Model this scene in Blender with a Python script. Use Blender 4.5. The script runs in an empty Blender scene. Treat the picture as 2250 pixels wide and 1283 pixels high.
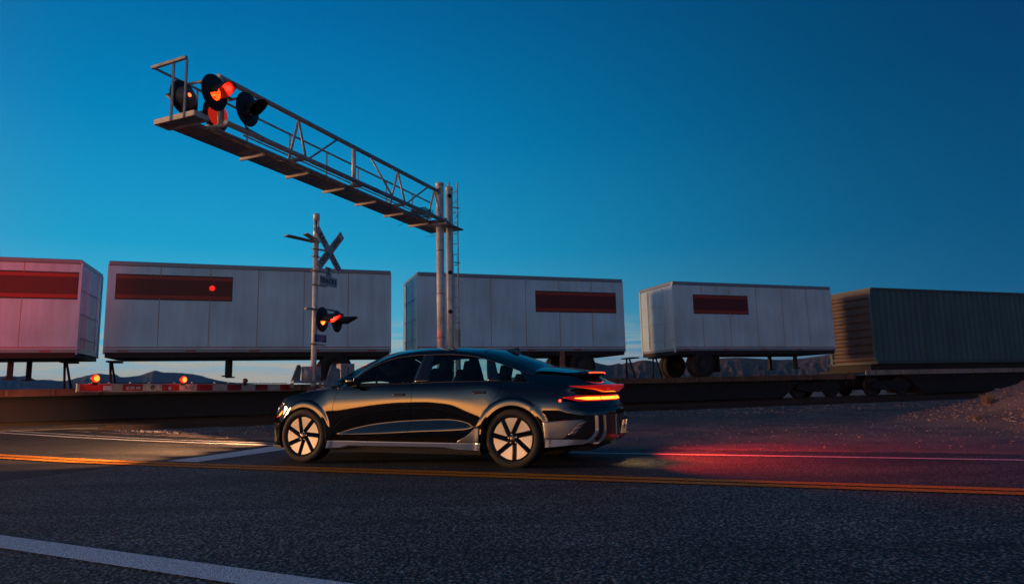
import bpy, bmesh, math, random
import numpy as np
from mathutils import Vector, Matrix
random.seed(7); rng = np.random.default_rng(7)
scn = bpy.context.scene
COL = scn.collection

# ------------------------------------------------------------------ frames
RA, TA = .4026, .3386
CAM_H = .9061
RD = np.array([-math.cos(RA), math.sin(RA), 0.0])     # along the road, towards the crossing
PD = np.array([math.sin(RA), math.cos(RA), 0.0])      # across the road, away from the camera
TD = np.array([math.cos(TA), math.sin(TA), 0.0])      # along the tracks
TN = np.array([-math.sin(TA), math.cos(TA), 0.0])     # across the tracks
ZU = np.array([0, 0, 1.0])
def W(rd, pd, z=0.0): return RD*rd + PD*pd + ZU*z
def T(td, tn, z=0.0): return TD*td + TN*tn + ZU*z

# ------------------------------------------------------------------ camera
FPX, PITCH, ROLL = 1473.5, .1434, .0227
cd = bpy.data.cameras.new('camera'); cam = bpy.data.objects.new('camera', cd); COL.objects.link(cam)
cd.sensor_width = 36.0; cd.lens = FPX/2250*36.0; cd.clip_start = .05; cd.clip_end = 30000
rt = np.array([1, 0, 0.]); up = np.array([0, -math.sin(PITCH), math.cos(PITCH)]); fw = np.array([0, math.cos(PITCH), math.sin(PITCH)])
rt2 = math.cos(ROLL)*rt - math.sin(ROLL)*up; up2 = math.sin(ROLL)*rt + math.cos(ROLL)*up
cam.matrix_world = Matrix(((rt2[0], up2[0], -fw[0], 0), (rt2[1], up2[1], -fw[1], 0), (rt2[2], up2[2], -fw[2], CAM_H), (0, 0, 0, 1)))
scn.camera = cam

# ------------------------------------------------------------------ world: dusk sky, afterglow low behind the camera
wd = bpy.data.worlds.new('World'); scn.world = wd; wd.use_nodes = True
nt = wd.node_tree; nt.nodes.clear()
def N(nt, typ, **kw):
    n = nt.nodes.new(typ)
    for k, v in kw.items():
        if k == 'inp':
            for a, b in v.items(): n.inputs[a].default_value = b
        else: setattr(n, k, v)
    return n
def ramp(nt, stops, fac, interp='LINEAR'):
    r = N(nt, 'ShaderNodeValToRGB'); cr = r.color_ramp; cr.interpolation = interp
    while len(cr.elements) < len(stops): cr.elements.new(.5)
    for e, (p, c) in zip(cr.elements, stops):
        e.position = p; e.color = (c[0], c[1], c[2], 1) if not isinstance(c, (int, float)) else (c, c, c, 1)
    nt.links.new(fac, r.inputs[0]); return r.outputs[0]
def math_(nt, op, a, b=None, c=None, clamp=False):
    n = N(nt, 'ShaderNodeMath', operation=op, use_clamp=clamp)
    for i, v in enumerate((a, b, c)):
        if v is None: continue
        if isinstance(v, (int, float)): n.inputs[i].default_value = v
        else: nt.links.new(v, n.inputs[i])
    return n.outputs[0]
def mix(nt, fac, a, b, blend='MIX'):
    n = N(nt, 'ShaderNodeMix', data_type='RGBA', blend_type=blend)
    for i, v in ((0, fac), (6, a), (7, b)):
        if isinstance(v, (int, float)): n.inputs[i].default_value = v
        elif isinstance(v, tuple): n.inputs[i].default_value = (v[0], v[1], v[2], 1)
        else: nt.links.new(v, n.inputs[i])
    return n.outputs[2]
GLOW_AZ = math.radians(229)        # direction of the afterglow, clockwise from +Y (behind and left of the camera)
gdir = (math.sin(GLOW_AZ), math.cos(GLOW_AZ))
tc = N(nt, 'ShaderNodeTexCoord'); sx = N(nt, 'ShaderNodeSeparateXYZ'); nt.links.new(tc.outputs['Generated'], sx.inputs[0])
X, Y, Z = sx.outputs
hl = math_(nt, 'SQRT', math_(nt, 'ADD', math_(nt, 'MULTIPLY', X, X), math_(nt, 'ADD', math_(nt, 'MULTIPLY', Y, Y), 1e-6)))
gd = math_(nt, 'DIVIDE', math_(nt, 'ADD', math_(nt, 'MULTIPLY', X, gdir[0]), math_(nt, 'MULTIPLY', Y, gdir[1])), hl)
xr = math_(nt, 'DIVIDE', X, hl)
# blue dome: two elevation ramps (left, right of the view) blended by azimuth
L = ramp(nt, [(0, (.40, .42, .40)), (.03, (.34, .43, .47)), (.07, (.10, .47, .66)), (.2, (.012, .34, .60)), (.36, (.0, .225, .50)), (.5, (.0, .14, .37)), (.6, (0, .09, .235)), (1, (.0, .06, .16))], Z)
Rr = ramp(nt, [(0, (.01, .115, .27)), (.08, (.0, .092, .225)), (.2, (.0, .070, .19)), (.4, (.0, .046, .14)), (.6, (.0, .038, .115)), (1, (.0, .045, .13))], Z)
lr = math_(nt, 'MULTIPLY_ADD', xr, .85, .36, clamp=True)
sky = mix(nt, ramp(nt, [(0, 0), (1, 1)], lr, 'EASE'), L, Rr)
# low clouds on the horizon at the left
mp = N(nt, 'ShaderNodeMapping', inp={'Scale': (3, 3, 42)}); nt.links.new(tc.outputs['Generated'], mp.inputs[0])
nz = N(nt, 'ShaderNodeTexNoise', inp={'Scale': 2.6, 'Detail': 6.0, 'Roughness': .55, 'Distortion': .6}); nt.links.new(mp.outputs[0], nz.inputs[0])
cl = ramp(nt, [(.42, 0), (.60, 1)], nz.outputs[0])
clm = math_(nt, 'MULTIPLY', cl, ramp(nt, [(0, 1), (.06, .9), (.11, 0)], Z))
clm = math_(nt, 'MULTIPLY', clm, ramp(nt, [(.0, 1), (.42, .9), (.62, 0.25)], lr))
sky = mix(nt, math_(nt, 'MULTIPLY', clm, .75), sky, (.50, .44, .34))
# the sky behind the camera is greyer, above the glow
Bk = ramp(nt, [(0, (.42, .42, .42)), (.1, (.30, .40, .50)), (.2, (.16, .25, .38)), (.4, (.05, .095, .19)), (.7, (.015, .045, .12)), (1, (.0, .055, .15))], Z)
sky = mix(nt, ramp(nt, [(.42, 0), (.72, 1)], math_(nt, 'MULTIPLY_ADD', gd, .5, .5), 'EASE'), sky, Bk)
# afterglow
glow = ramp(nt, [(0, (9.0, 3.0, .42)), (.045, (8.4, 3.0, .46)), (.072, (2.6, 1.25, .40)), (.105, (.55, .44, .33)), (.2, (.14, .20, .22)), (.36, (.02, .04, .06)), (.6, (0, 0, 0))], Z)
ga = ramp(nt, [(0, 0), (.74, .0), (.88, .25), (.965, 1)], math_(nt, 'MULTIPLY_ADD', gd, .5, .5))
gmix = N(nt, 'ShaderNodeVectorMath', operation='SCALE'); nt.links.new(glow, gmix.inputs[0]); nt.links.new(math_(nt, 'MULTIPLY', ga, 1.0), gmix.inputs['Scale'])
vadd = N(nt, 'ShaderNodeVectorMath', operation='ADD'); nt.links.new(sky, vadd.inputs[0]); nt.links.new(gmix.outputs[0], vadd.inputs[1])
# a little of the physical sky with the sun just set behind the camera
ns = N(nt, 'ShaderNodeTexSky', sky_type='NISHITA', sun_disc=False, sun_elevation=math.radians(.5), sun_rotation=GLOW_AZ)
nsc = N(nt, 'ShaderNodeVectorMath', operation='SCALE', inp={'Scale': .0015}); nt.links.new(ns.outputs[0], nsc.inputs[0])
v2 = N(nt, 'ShaderNodeVectorMath', operation='ADD'); nt.links.new(vadd.outputs[0], v2.inputs[0]); nt.links.new(nsc.outputs[0], v2.inputs[1])
bg = N(nt, 'ShaderNodeBackground', inp={'Strength': 1.0}); nt.links.new(v2.outputs[0], bg.inputs[0])
wo = N(nt, 'ShaderNodeOutputWorld'); nt.links.new(bg.outputs[0], wo.inputs[0])

sl = bpy.data.lights.new('afterglow_sun', 'SUN'); sl.energy = 3.6; sl.angle = math.radians(12); sl.color = (1, .50, .22)
so = bpy.data.objects.new('afterglow_sun', sl); COL.objects.link(so)
SUN_AZ = math.radians(272)
so.rotation_euler = Vector((math.sin(SUN_AZ), math.cos(SUN_AZ), math.tan(math.radians(2.6)))).to_track_quat('Z', 'Y').to_euler()

vs = scn.view_settings; vs.view_transform = 'Standard'; vs.look = 'None'; vs.gamma = 1; vs.exposure = 0; vs.use_curve_mapping = False

# ------------------------------------------------------------------ helpers
def interp(xs, ys):
    xs = np.array(xs, float); ys = np.array(ys, float)
    if xs[0] > xs[-1]: xs, ys = xs[::-1], ys[::-1]
    h = np.diff(xs); dl = np.diff(ys)/h; m = np.zeros(len(xs))
    m[0], m[-1] = dl[0], dl[-1]
    for i in range(1, len(xs)-1):
        if dl[i-1]*dl[i] > 0:
            w1, w2 = 2*h[i]+h[i-1], h[i]+2*h[i-1]; m[i] = (w1+w2)/(w1/dl[i-1]+w2/dl[i])
    def f(x):
        x = np.clip(x, xs[0], xs[-1]); i = np.clip(np.searchsorted(xs, x)-1, 0, len(xs)-2)
        t = (x-xs[i])/h[i]; t2 = t*t; t3 = t2*t
        return (2*t3-3*t2+1)*ys[i]+(t3-2*t2+t)*h[i]*m[i]+(-2*t3+3*t2)*ys[i+1]+(t3-t2)*h[i]*m[i+1]
    return f
def sstep(a, b, x):
    t = np.clip((x-a)/(b-a), 0, 1); return t*t*(3-2*t)

def tag(o, label=None, cat=None, group=None, kind=None):
    if label: o['label'] = label
    if cat: o['category'] = cat
    if group: o['group'] = group
    if kind: o['kind'] = kind
    return o
def empty(name, loc=(0, 0, 0), mw=None):
    o = bpy.data.objects.new(name, None); COL.objects.link(o); o.empty_display_size = .3
    if mw is not None: o.matrix_world = mw
    else: o.location = tuple(float(c) for c in loc)
    return o
def frame_mat(o, x, y, z):
    return Matrix(((x[0], y[0], z[0], o[0]), (x[1], y[1], z[1], o[1]), (x[2], y[2], z[2], o[2]), (0, 0, 0, 1)))

class MB:
    """collects simple shapes and links them as one mesh object"""
    def __init__(s): s.v = []; s.f = []; s.sm = []; s.mi = []
    def add(s, vs, fs, smooth=False, mi=0):
        b = len(s.v); s.v += [tuple(float(c) for c in v) for v in vs]
        for f in fs: s.f.append([b+i for i in f]); s.sm.append(smooth); s.mi.append(mi)
        return s
    def box(s, c, size, ax=(1, 0, 0), ay=(0, 1, 0), az=(0, 0, 1), mi=0, bev=0.0):
        c, ax, ay, az = (np.array(t, float) for t in (c, ax, ay, az)); hx, hy, hz = (t/2 for t in size)
        if bev <= 0:
            vs = [c+ax*hx*i+ay*hy*j+az*hz*k for k in (-1, 1) for j in (-1, 1) for i in (-1, 1)]
            return s.add(vs, [(0, 2, 3, 1), (4, 5, 7, 6), (0, 1, 5, 4), (2, 6, 7, 3), (0, 4, 6, 2), (1, 3, 7, 5)], mi=mi)
        bm = bmesh.new(); bmesh.ops.create_cube(bm, size=1.0)
        for v in bm.verts: v.co = Vector((v.co.x*2*hx, v.co.y*2*hy, v.co.z*2*hz))
        bmesh.ops.bevel(bm, geom=bm.edges[:], offset=bev, segments=2, affect='EDGES', profile=.6)
        bm.verts.index_update()
        vs = [c+ax*v.co.x+ay*v.co.y+az*v.co.z for v in bm.verts]; fs = [[v.index for v in f.verts] for f in bm.faces]; bm.free()
        return s.add(vs, fs, mi=mi)
    def span(s, a, b, mi=0, bev=0.0):
        a = np.array(a, float); b = np.array(b, float); return s.box((a+b)/2, np.abs(b-a), mi=mi, bev=bev)
    def tube(s, a, b, r, r2=None, n=12, caps=True, smooth=True, mi=0):
        a, b = np.array(a, float), np.array(b, float); r2 = r if r2 is None else r2
        d = b-a; d = d/np.linalg.norm(d); q = np.array([0, 0, 1.]) if abs(d[2]) < .9 else np.array([1., 0, 0])
        u = np.cross(d, q); u /= np.linalg.norm(u); w = np.cross(d, u)
        vs = []; fs = []
        for k in range(n):
            t = 2*math.pi*k/n; e = u*math.cos(t)+w*math.sin(t); vs += [a+e*r, b+e*r2]
        for k in range(n):
            i, j = 2*k, 2*((k+1) % n); fs.append((i, j, j+1, i+1))
        s.add(vs, fs, smooth, mi)
        if caps:
            s.add([vs[2*k] for k in range(n)], [tuple(range(n))], mi=mi)
            s.add([vs[2*k+1] for k in range(n)], [tuple(range(n))[::-1]], mi=mi)
        return s
    def path(s, pts, r, n=8, mi=0):
        for a, b in zip(pts[:-1], pts[1:]): s.tube(a, b, r, n=n, mi=mi)
        return s
    def bar(s, a, b, w, h, upv=(0, 0, 1), mi=0):
        a, b = np.array(a, float), np.array(b, float); d = b-a; Ln = np.linalg.norm(d); d /= Ln
        sd = np.cross(d, upv); sd /= np.linalg.norm(sd); u = np.cross(sd, d)
        return s.box((a+b)/2, (Ln, w, h), d, sd, u, mi=mi)
    def lathe(s, prof, c, ax, n=40, mi=0, smooth=True):
        """prof: list of (radius, distance along ax)"""
        c, ax = np.array(c, float), np.array(ax, float); ax /= np.linalg.norm(ax)
        q = np.array([0, 0, 1.]) if abs(ax[2]) < .9 else np.array([1., 0, 0]); u = np.cross(ax, q); u /= np.linalg.norm(u); w = np.cross(ax, u)
        m = len(prof); vs = []; fs = []
        for k in range(n):
            t = 2*math.pi*k/n; e = u*math.cos(t)+w*math.sin(t)
            for (r, h) in prof: vs.append(c+e*r+ax*h)
        for k in range(n):
            for j in range(m-1):
                a, b = k*m+j, ((k+1) % n)*m+j; fs.append((a, b, b+1, a+1))
        return s.add(vs, fs, smooth, mi)
    def prism(s, pts, n_off, mi=0):
        """polygon (list of 3-d points) extruded by the vector n_off"""
        pts = [np.array(p, float) for p in pts]; o = np.array(n_off, float); n = len(pts)
        vs = pts+[p+o for p in pts]; fs = [tuple(range(n))[::-1], tuple(range(n, 2*n))]+[(i, (i+1) % n, n+(i+1) % n, n+i) for i in range(n)]
        return s.add(vs, fs, mi=mi)
    def grid(s, P, smooth=True, mi=0, flip=False):
        """P: array (m, n, 3)"""
        P = np.asarray(P); m, n = P.shape[:2]; fs = []
        for i in range(m-1):
            for j in range(n-1):
                f = (i*n+j, (i+1)*n+j, (i+1)*n+j+1, i*n+j+1); fs.append(f[::-1] if flip else f)
        return s.add(P.reshape(-1, 3), fs, smooth, mi)
    def mirror_y(s):
        n = len(s.v); s.v += [(x, -y, z) for x, y, z in s.v]
        s.f += [[n+i for i in f][::-1] for f in s.f]; s.sm += s.sm; s.mi += s.mi; return s
    def build(s, name, mats, parent=None, weld=True, solid=0.0, recalc=True):
        me = bpy.data.meshes.new(name)
        me.from_pydata(s.v, [], s.f)
        me.polygons.foreach_set('use_smooth', s.sm)
        if not isinstance(mats, (list, tuple)): mats = [mats]
        for m in mats: me.materials.append(m)
        me.polygons.foreach_set('material_index', s.mi)
        if weld or recalc:
            bm = bmesh.new(); bm.from_mesh(me)
            if weld: bmesh.ops.remove_doubles(bm, verts=bm.verts, dist=1e-5)
            if recalc: bmesh.ops.recalc_face_normals(bm, faces=bm.faces)
            bm.to_mesh(me); bm.free()
        me.update()
        o = bpy.data.objects.new(name, me); COL.objects.link(o)
        if parent is not None: o.parent = parent
        if solid:
            md = o.modifiers.new('thickness', 'SOLIDIFY'); md.thickness = abs(solid); md.offset = -1 if solid > 0 else 1
        return o
def copy_tree(o, parent=None):
    c = o.copy(); COL.objects.link(c); c.parent = parent
    for ch in [x for x in bpy.data.objects if x.parent == o and x != c]: copy_tree(ch, c)
    return c

# ------------------------------------------------------------------ materials
MATS = {}
def mat(name, col=(.5, .5, .5), rough=.5, metal=0.0, emit=None, es=0.0, noise=0.0, nscale=6.0, bump=0.0, bscale=60.0, coat=0.0, spec=.5, tint=None, detail=6.0):
    if name in MATS: return MATS[name]
    m = bpy.data.materials.new(name); m.use_nodes = True; t = m.node_tree
    b = t.nodes['Principled BSDF']; b.inputs['Base Color'].default_value = (*col, 1); b.inputs['Roughness'].default_value = rough
    b.inputs['Metallic'].default_value = metal; b.inputs['Specular IOR Level'].default_value = spec
    if coat: b.inputs['Coat Weight'].default_value = coat; b.inputs['Coat Roughness'].default_value = .03
    if emit: b.inputs['Emission Color'].default_value = (*emit, 1); b.inputs['Emission Strength'].default_value = es
    c = N(t, 'ShaderNodeTexCoord')
    if noise:
        n = N(t, 'ShaderNodeTexNoise', inp={'Scale': nscale, 'Detail': detail, 'Roughness': .62}); t.links.new(c.outputs['Object'], n.inputs[0])
        lo = tint if tint else tuple(x*(1-noise) for x in col)
        r = ramp(t, [(.32, lo), (.68, tuple(min(1, x*(1+noise*.5)) for x in col))], n.outputs[0]); t.links.new(r, b.inputs['Base Color'])
        rr = ramp(t, [(.3, max(0, rough-.12*noise)), (.7, min(1, rough+.25*noise))], n.outputs[0]); t.links.new(rr, b.inputs['Roughness'])
    if bump:
        n = N(t, 'ShaderNodeTexNoise', inp={'Scale': bscale, 'Detail': 4.0}); t.links.new(c.outputs['Object'], n.inputs[0])
        bp = N(t, 'ShaderNodeBump', inp={'Strength': bump, 'Distance': .01}); t.links.new(n.outputs[0], bp.inputs['Height']); t.links.new(bp.outputs[0], b.inputs['Normal'])
    MATS[name] = m; return m
def glass_mat(name, tint, gl=.9, rough=0.0):
    m = bpy.data.materials.new(name); m.use_nodes = True; t = m.node_tree; t.nodes.clear()
    tr = N(t, 'ShaderNodeBsdfTransparent', inp={'Color': (*tint, 1)}); g = N(t, 'ShaderNodeBsdfGlossy', inp={'Roughness': rough, 'Color': (gl, gl, gl, 1)})
    fr = N(t, 'ShaderNodeFresnel', inp={'IOR': 1.5}); mx = N(t, 'ShaderNodeMixShader'); o = N(t, 'ShaderNodeOutputMaterial')
    t.links.new(fr.outputs[0], mx.inputs[0]); t.links.new(tr.outputs[0], mx.inputs[1]); t.links.new(g.outputs[0], mx.inputs[2]); t.links.new(mx.outputs[0], o.inputs[0])
    MATS[name] = m; return m
def emis(name, col, s):
    m = bpy.data.materials.new(name); m.use_nodes = True; t = m.node_tree; t.nodes.clear()
    e = N(t, 'ShaderNodeEmission', inp={'Color': (*col, 1), 'Strength': s}); o = N(t, 'ShaderNodeOutputMaterial'); t.links.new(e.outputs[0], o.inputs[0]); MATS[name] = m; return m
GALV = mat('galvanised_steel', (.42, .42, .42), .5, .35, noise=.35, nscale=9, bump=.15, bscale=40)
GALVD = mat('weathered_steel', (.30, .28, .26), .6, .3, noise=.4, nscale=11, bump=.2)
POLEM = mat('aluminium_pole', (.72, .70, .67), .45, .25, noise=.3, nscale=5, bump=.1)
BLACKM = mat('black_metal', (.012, .012, .013), .45, noise=.3, nscale=20)
BLACKR = mat('black_rubber', (.018, .017, .017), .78, noise=.4, nscale=30, bump=.3, bscale=90)
SIGNW = mat('sign_white', (.46, .50, .57), .5, noise=.22, nscale=14)
SIGNK = mat('sign_black', (.012, .012, .014), .6)

def text_part(s, size, org, ax, ay, mat_, parent, name='lettering', depth=.003, align='CENTER', bold=0.0, sx_=1.0, font_sp=1.0):
    cu = bpy.data.curves.new(name, 'FONT'); cu.body = s; cu.size = size; cu.extrude = depth/2; cu.align_x = align; cu.align_y = 'CENTER'; cu.offset = bold; cu.space_character = font_sp
    ob = bpy.data.objects.new(name, cu); COL.objects.link(ob)
    dg = bpy.context.evaluated_depsgraph_get(); me = bpy.data.meshes.new_from_object(ob.evaluated_get(dg)); bpy.data.objects.remove(ob); bpy.data.curves.remove(cu)
    ax, ay, org = (Vector([float(c) for c in v]) for v in (ax, ay, org)); az = ax.cross(ay)
    for v in me.vertices: v.co = org+ax*v.co.x*sx_+ay*v.co.y+az*v.co.z
    me.materials.clear(); me.materials.append(mat_)
    o = bpy.data.objects.new(name, me); COL.objects.link(o)
    if parent is not None: o.parent = parent
    return o
def light(name, kind, loc, parent, energy, color, aim=None, size=.05, spot=None, blend=.5):
    l = bpy.data.lights.new(name, kind); l.energy = energy; l.color = color
    if kind == 'SPOT': l.spot_size = spot; l.spot_blend = blend
    if kind in ('SPOT', 'POINT'): l.shadow_soft_size = size
    o = bpy.data.objects.new(name, l); COL.objects.link(o); o.location = tuple(float(c) for c in loc)
    if aim is not None: o.rotation_euler = Vector([-float(c) for c in aim]).to_track_quat('Z', 'Y').to_euler()
    if parent is not None: o.parent = parent
    return o
# ================================================================== SETTING
def road_h(tn): return float(hump(tn))
hump = interp([-60, 9, 11, 12.7, 14.6, 15.7, 17.2, 18.2, 26, 30, 60], [0, 0, .008, .045, .09, .13, .20, .245, .245, .2, .0])
land = interp([-60, 14.4, 15.6, 17.2, 17.9, 21.0, 26.2, 28.5, 60], [0, 0, .03, .09, .10, .10, .10, .0, 0])
ROAD_PD0, ROAD_PD1 = 1.2, 9.95        # asphalt from pd0 to pd1
def vnoise(x, y, seed=0):
    xi, yi = np.floor(x), np.floor(y); fx, fy = x-xi, y-yi; fx = fx*fx*(3-2*fx); fy = fy*fy*(3-2*fy)
    h = lambda a, b: np.modf(np.abs(np.sin(a*127.1+b*311.7+seed*74.7)*43758.5453))[0]
    return (h(xi, yi)*(1-fx)+h(xi+1, yi)*fx)*(1-fy)+(h(xi, yi+1)*(1-fx)+h(xi+1, yi+1)*fx)*fy
def fbm(x, y, o=4, seed=0):
    s = 0; a = .5
    for k in range(o): s = s+a*vnoise(x*2**k, y*2**k, seed+k); a *= .5
    return s
def mound_h(x, y):
    dx, dy = (x-15.2)/7.2, (y-15.2)/4.0; r = np.sqrt(dx*dx+dy*dy); m = 1.25*(1-sstep(.15, 1.0, r))
    dx2, dy2 = (x-10.3)/1.5, (y-12.6)/.8; m += .12*(1-sstep(.1, 1, np.sqrt(dx2*dx2+dy2*dy2)))
    return m*(.72+.56*fbm(x*1.3, y*1.3, 4, 3))
def ground_h(x, y):
    p = np.stack([x, y, 0*x], -1); tn = p@TN; pd = p@PD; rd = p@RD
    hr = hump(tn); hl_ = land(tn)
    w = sstep(10.0, 11.6, pd)*(1-sstep(0, 0.1, 0*pd))            # beside the road the land leaves the road's profile
    w = np.where(pd < ROAD_PD0, sstep(ROAD_PD0, ROAD_PD0-1.5, pd) if False else np.clip((ROAD_PD0-pd)/1.5, 0, 1), w)
    h = hr*(1-w)+hl_*w
    far = sstep(40, 300, np.hypot(x, y))
    bumps = (fbm(x*1.7, y*1.7, 4)-.47)*.065*np.clip(w+.15, 0, 1)+(fbm(x*.25, y*.25, 3, 9)-.45)*.10*w*(1-sstep(12.5, 14.5, tn)*(tn < 28))
    h = h+bumps+mound_h(x, y)
    inroad = (pd > ROAD_PD0+.05) & (pd < ROAD_PD1-.05)
    h = np.where(inroad, hr-.05, h)
    h = np.where((tn > 17.6) & (tn < 26), np.minimum(h, .10), h)
    return h*(1-far)-3.0*sstep(200, 2500, np.hypot(x, y))
def axis(lo, hi, step, far, k=1.22):
    a = list(np.arange(lo, hi+1e-6, step)); d = step
    while a[-1] < far: d *= k; a.append(a[-1]+d)
    d = step; b = []; c = lo
    while c > -far: d *= k; c -= d; b.append(c)
    return np.array(b[::-1]+a)
def soil_mat(name, c1, c2, c3, gscale=34, bump=.7, dist=.03):
    m = bpy.data.materials.new(name); m.use_nodes = True; t = m.node_tree; b = t.nodes['Principled BSDF']; b.inputs['Roughness'].default_value = .92; b.inputs['Specular IOR Level'].default_value = .2
    c = N(t, 'ShaderNodeTexCoord')
    n1 = N(t, 'ShaderNodeTexNoise', inp={'Scale': .9, 'Detail': 8.0, 'Roughness': .6}); n2 = N(t, 'ShaderNodeTexNoise', inp={'Scale': gscale, 'Detail': 3.0, 'Roughness': .7})
    vo = N(t, 'ShaderNodeTexVoronoi', inp={'Scale': gscale*.55, 'Randomness': 1.0}); vo2 = N(t, 'ShaderNodeTexVoronoi', inp={'Scale': gscale*1.6, 'Randomness': 1.0})
    for n in (n1, n2, vo, vo2): t.links.new(c.outputs['Object'], n.inputs[0])
    a = ramp(t, [(.35, c1), (.62, c2)], n1.outputs[0]); g = ramp(t, [(.3, .55), (.7, 1.5)], n2.outputs[0])
    col = mix(t, 1.0, a, g, 'MULTIPLY')
    st = ramp(t, [(.0, 1.0), (.16, .75), (.3, 0)], vo.outputs['Distance'])
    sc = N(t, 'ShaderNodeSeparateColor'); t.links.new(vo.outputs['Color'], sc.inputs[0])
    st = math_(t, 'MULTIPLY', st, ramp(t, [(.62, 0), (.70, 1)], sc.outputs[0]))
    col = mix(t, st, col, c3); t.links.new(col, b.inputs['Base Color'])
    hgt = math_(t, 'ADD', math_(t, 'MULTIPLY', n2.outputs[0], .6), math_(t, 'ADD', math_(t, 'MULTIPLY', st, .9), math_(t, 'MULTIPLY', vo2.outputs['Distance'], -.5)))
    bp = N(t, 'ShaderNodeBump', inp={'Strength': bump, 'Distance': dist}); t.links.new(hgt, bp.inputs['Height']); t.links.new(bp.outputs[0], b.inputs['Normal'])
    return m
SOIL = soil_mat('desert_soil', (.16, .115, .105), (.25, .185, .165), (.42, .35, .31))
xs = axis(-14, 22, .17, 9000); ys = axis(.0, 24, .17, 9000)
GX, GY = np.meshgrid(xs, ys, indexing='ij'); P = np.stack([GX, GY, ground_h(GX, GY)], -1)
g = MB().grid(P, smooth=True); go = g.build('ground', SOIL, weld=False, recalc=False); tag(go, kind='structure')

def asphalt(name, dark, light_, stone, gscale=150, contrast=1.0, bump=.9, warm=0.0, cracks=False):
    m = bpy.data.materials.new(name); m.use_nodes = True; t = m.node_tree; b = t.nodes['Principled BSDF']; b.inputs['Specular IOR Level'].default_value = .35
    c = N(t, 'ShaderNodeTexCoord')
    vo = N(t, 'ShaderNodeTexVoronoi', inp={'Scale': gscale, 'Randomness': 1.0}); big = N(t, 'ShaderNodeTexNoise', inp={'Scale': .7, 'Detail': 5.0, 'Roughness': .55}); fine = N(t, 'ShaderNodeTexNoise', inp={'Scale': gscale*.45, 'Detail': 3.0, 'Roughness': .75})
    med = N(t, 'ShaderNodeTexNoise', inp={'Scale': 16.0, 'Detail': 3.0, 'Roughness': .7})
    for n in (vo, big, fine, med): t.links.new(c.outputs['Object'], n.inputs[0])
    sc = N(t, 'ShaderNodeSeparateColor'); t.links.new(vo.outputs['Color'], sc.inputs[0])
    chip = ramp(t, [(0, dark), (.45, tuple((a+b_)/2 for a, b_ in zip(dark, light_))), (.8, light_), (1.0, stone)], math_(t, 'MULTIPLY_ADD', sc.outputs[0], .6, math_(t, 'MULTIPLY', fine.outputs[0], .42)))
    gap = ramp(t, [(.18, 1.25), (.55, .14)], vo.outputs['Distance'])
    col = mix(t, 1.0, chip, gap, 'MULTIPLY')
    col = mix(t, 1.0, col, ramp(t, [(.35, .72), (.65, 1.22)], big.outputs[0]), 'MULTIPLY')
    col = mix(t, 1.0, col, ramp(t, [(.3, .8), (.7, 1.2)], med.outputs[0]), 'MULTIPLY')
    # wear drawn out along the lanes: wheel paths, drips, faint seams
    m2 = N(t, 'ShaderNodeMapping', inp={'Rotation': (0, 0, RA), 'Scale': (.10, 1.5, 1)}); t.links.new(c.outputs['Object'], m2.inputs[0])
    ws_ = N(t, 'ShaderNodeTexNoise', inp={'Scale': 1.0, 'Detail': 5.0, 'Roughness': .6}); t.links.new(m2.outputs[0], ws_.inputs[0])
    col = mix(t, 1.0, col, ramp(t, [(.34, .62), (.5, 1.0), (.68, 1.28)], ws_.outputs[0]), 'MULTIPLY')
    hh = math_(t, 'ADD', math_(t, 'MULTIPLY', vo.outputs['Distance'], -.8), math_(t, 'MULTIPLY', fine.outputs[0], .8))
    if cracks:
        # sealed cracks: a warped large voronoi drawn as thin lines
        wn = N(t, 'ShaderNodeTexNoise', inp={'Scale': 1.5, 'Detail': 3.0}); t.links.new(c.outputs['Object'], wn.inputs[0])
        mp_ = N(t, 'ShaderNodeMapping', inp={'Rotation': (0, 0, -.33), 'Scale': (.23, 1.15, 1)}); t.links.new(c.outputs['Object'], mp_.inputs[0])
        ad = N(t, 'ShaderNodeVectorMath', operation='MULTIPLY_ADD'); t.links.new(wn.outputs['Color'], ad.inputs[0]); ad.inputs[1].default_value = (.35, .35, 0); t.links.new(mp_.outputs[0], ad.inputs[2])
        cv = N(t, 'ShaderNodeTexVoronoi', feature='DISTANCE_TO_EDGE', inp={'Scale': 1.0}); t.links.new(ad.outputs[0], cv.inputs[0])
        ln = ramp(t, [(.012, 1), (.03, 0)], cv.outputs['Distance']); col = mix(t, math_(t, 'MULTIPLY', ln, .85), col, (.006, .006, .007))
    t.links.new(col, b.inputs['Base Color'])
    t.links.new(ramp(t, [(.3, .62), (.7, .85)], fine.outputs[0]), b.inputs['Roughness'])
    bp = N(t, 'ShaderNodeBump', inp={'Strength': bump, 'Distance': .006}); t.links.new(hh, bp.inputs['Height']); t.links.new(bp.outputs[0], b.inputs['Normal'])
    return m
ASPH = asphalt('asphalt_coarse', (.012, .012, .013), (.30, .30, .295), (1.0, .95, .9), gscale=46)
ASPC = asphalt('asphalt_crossing', (.028, .024, .022), (.085, .074, .066), (.30, .25, .21), gscale=80, bump=.4, cracks=True)
ASPS = asphalt('asphalt_lane_far', (.022, .022, .023), (.20, .19, .19), (.70, .64, .60), gscale=52)
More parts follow.
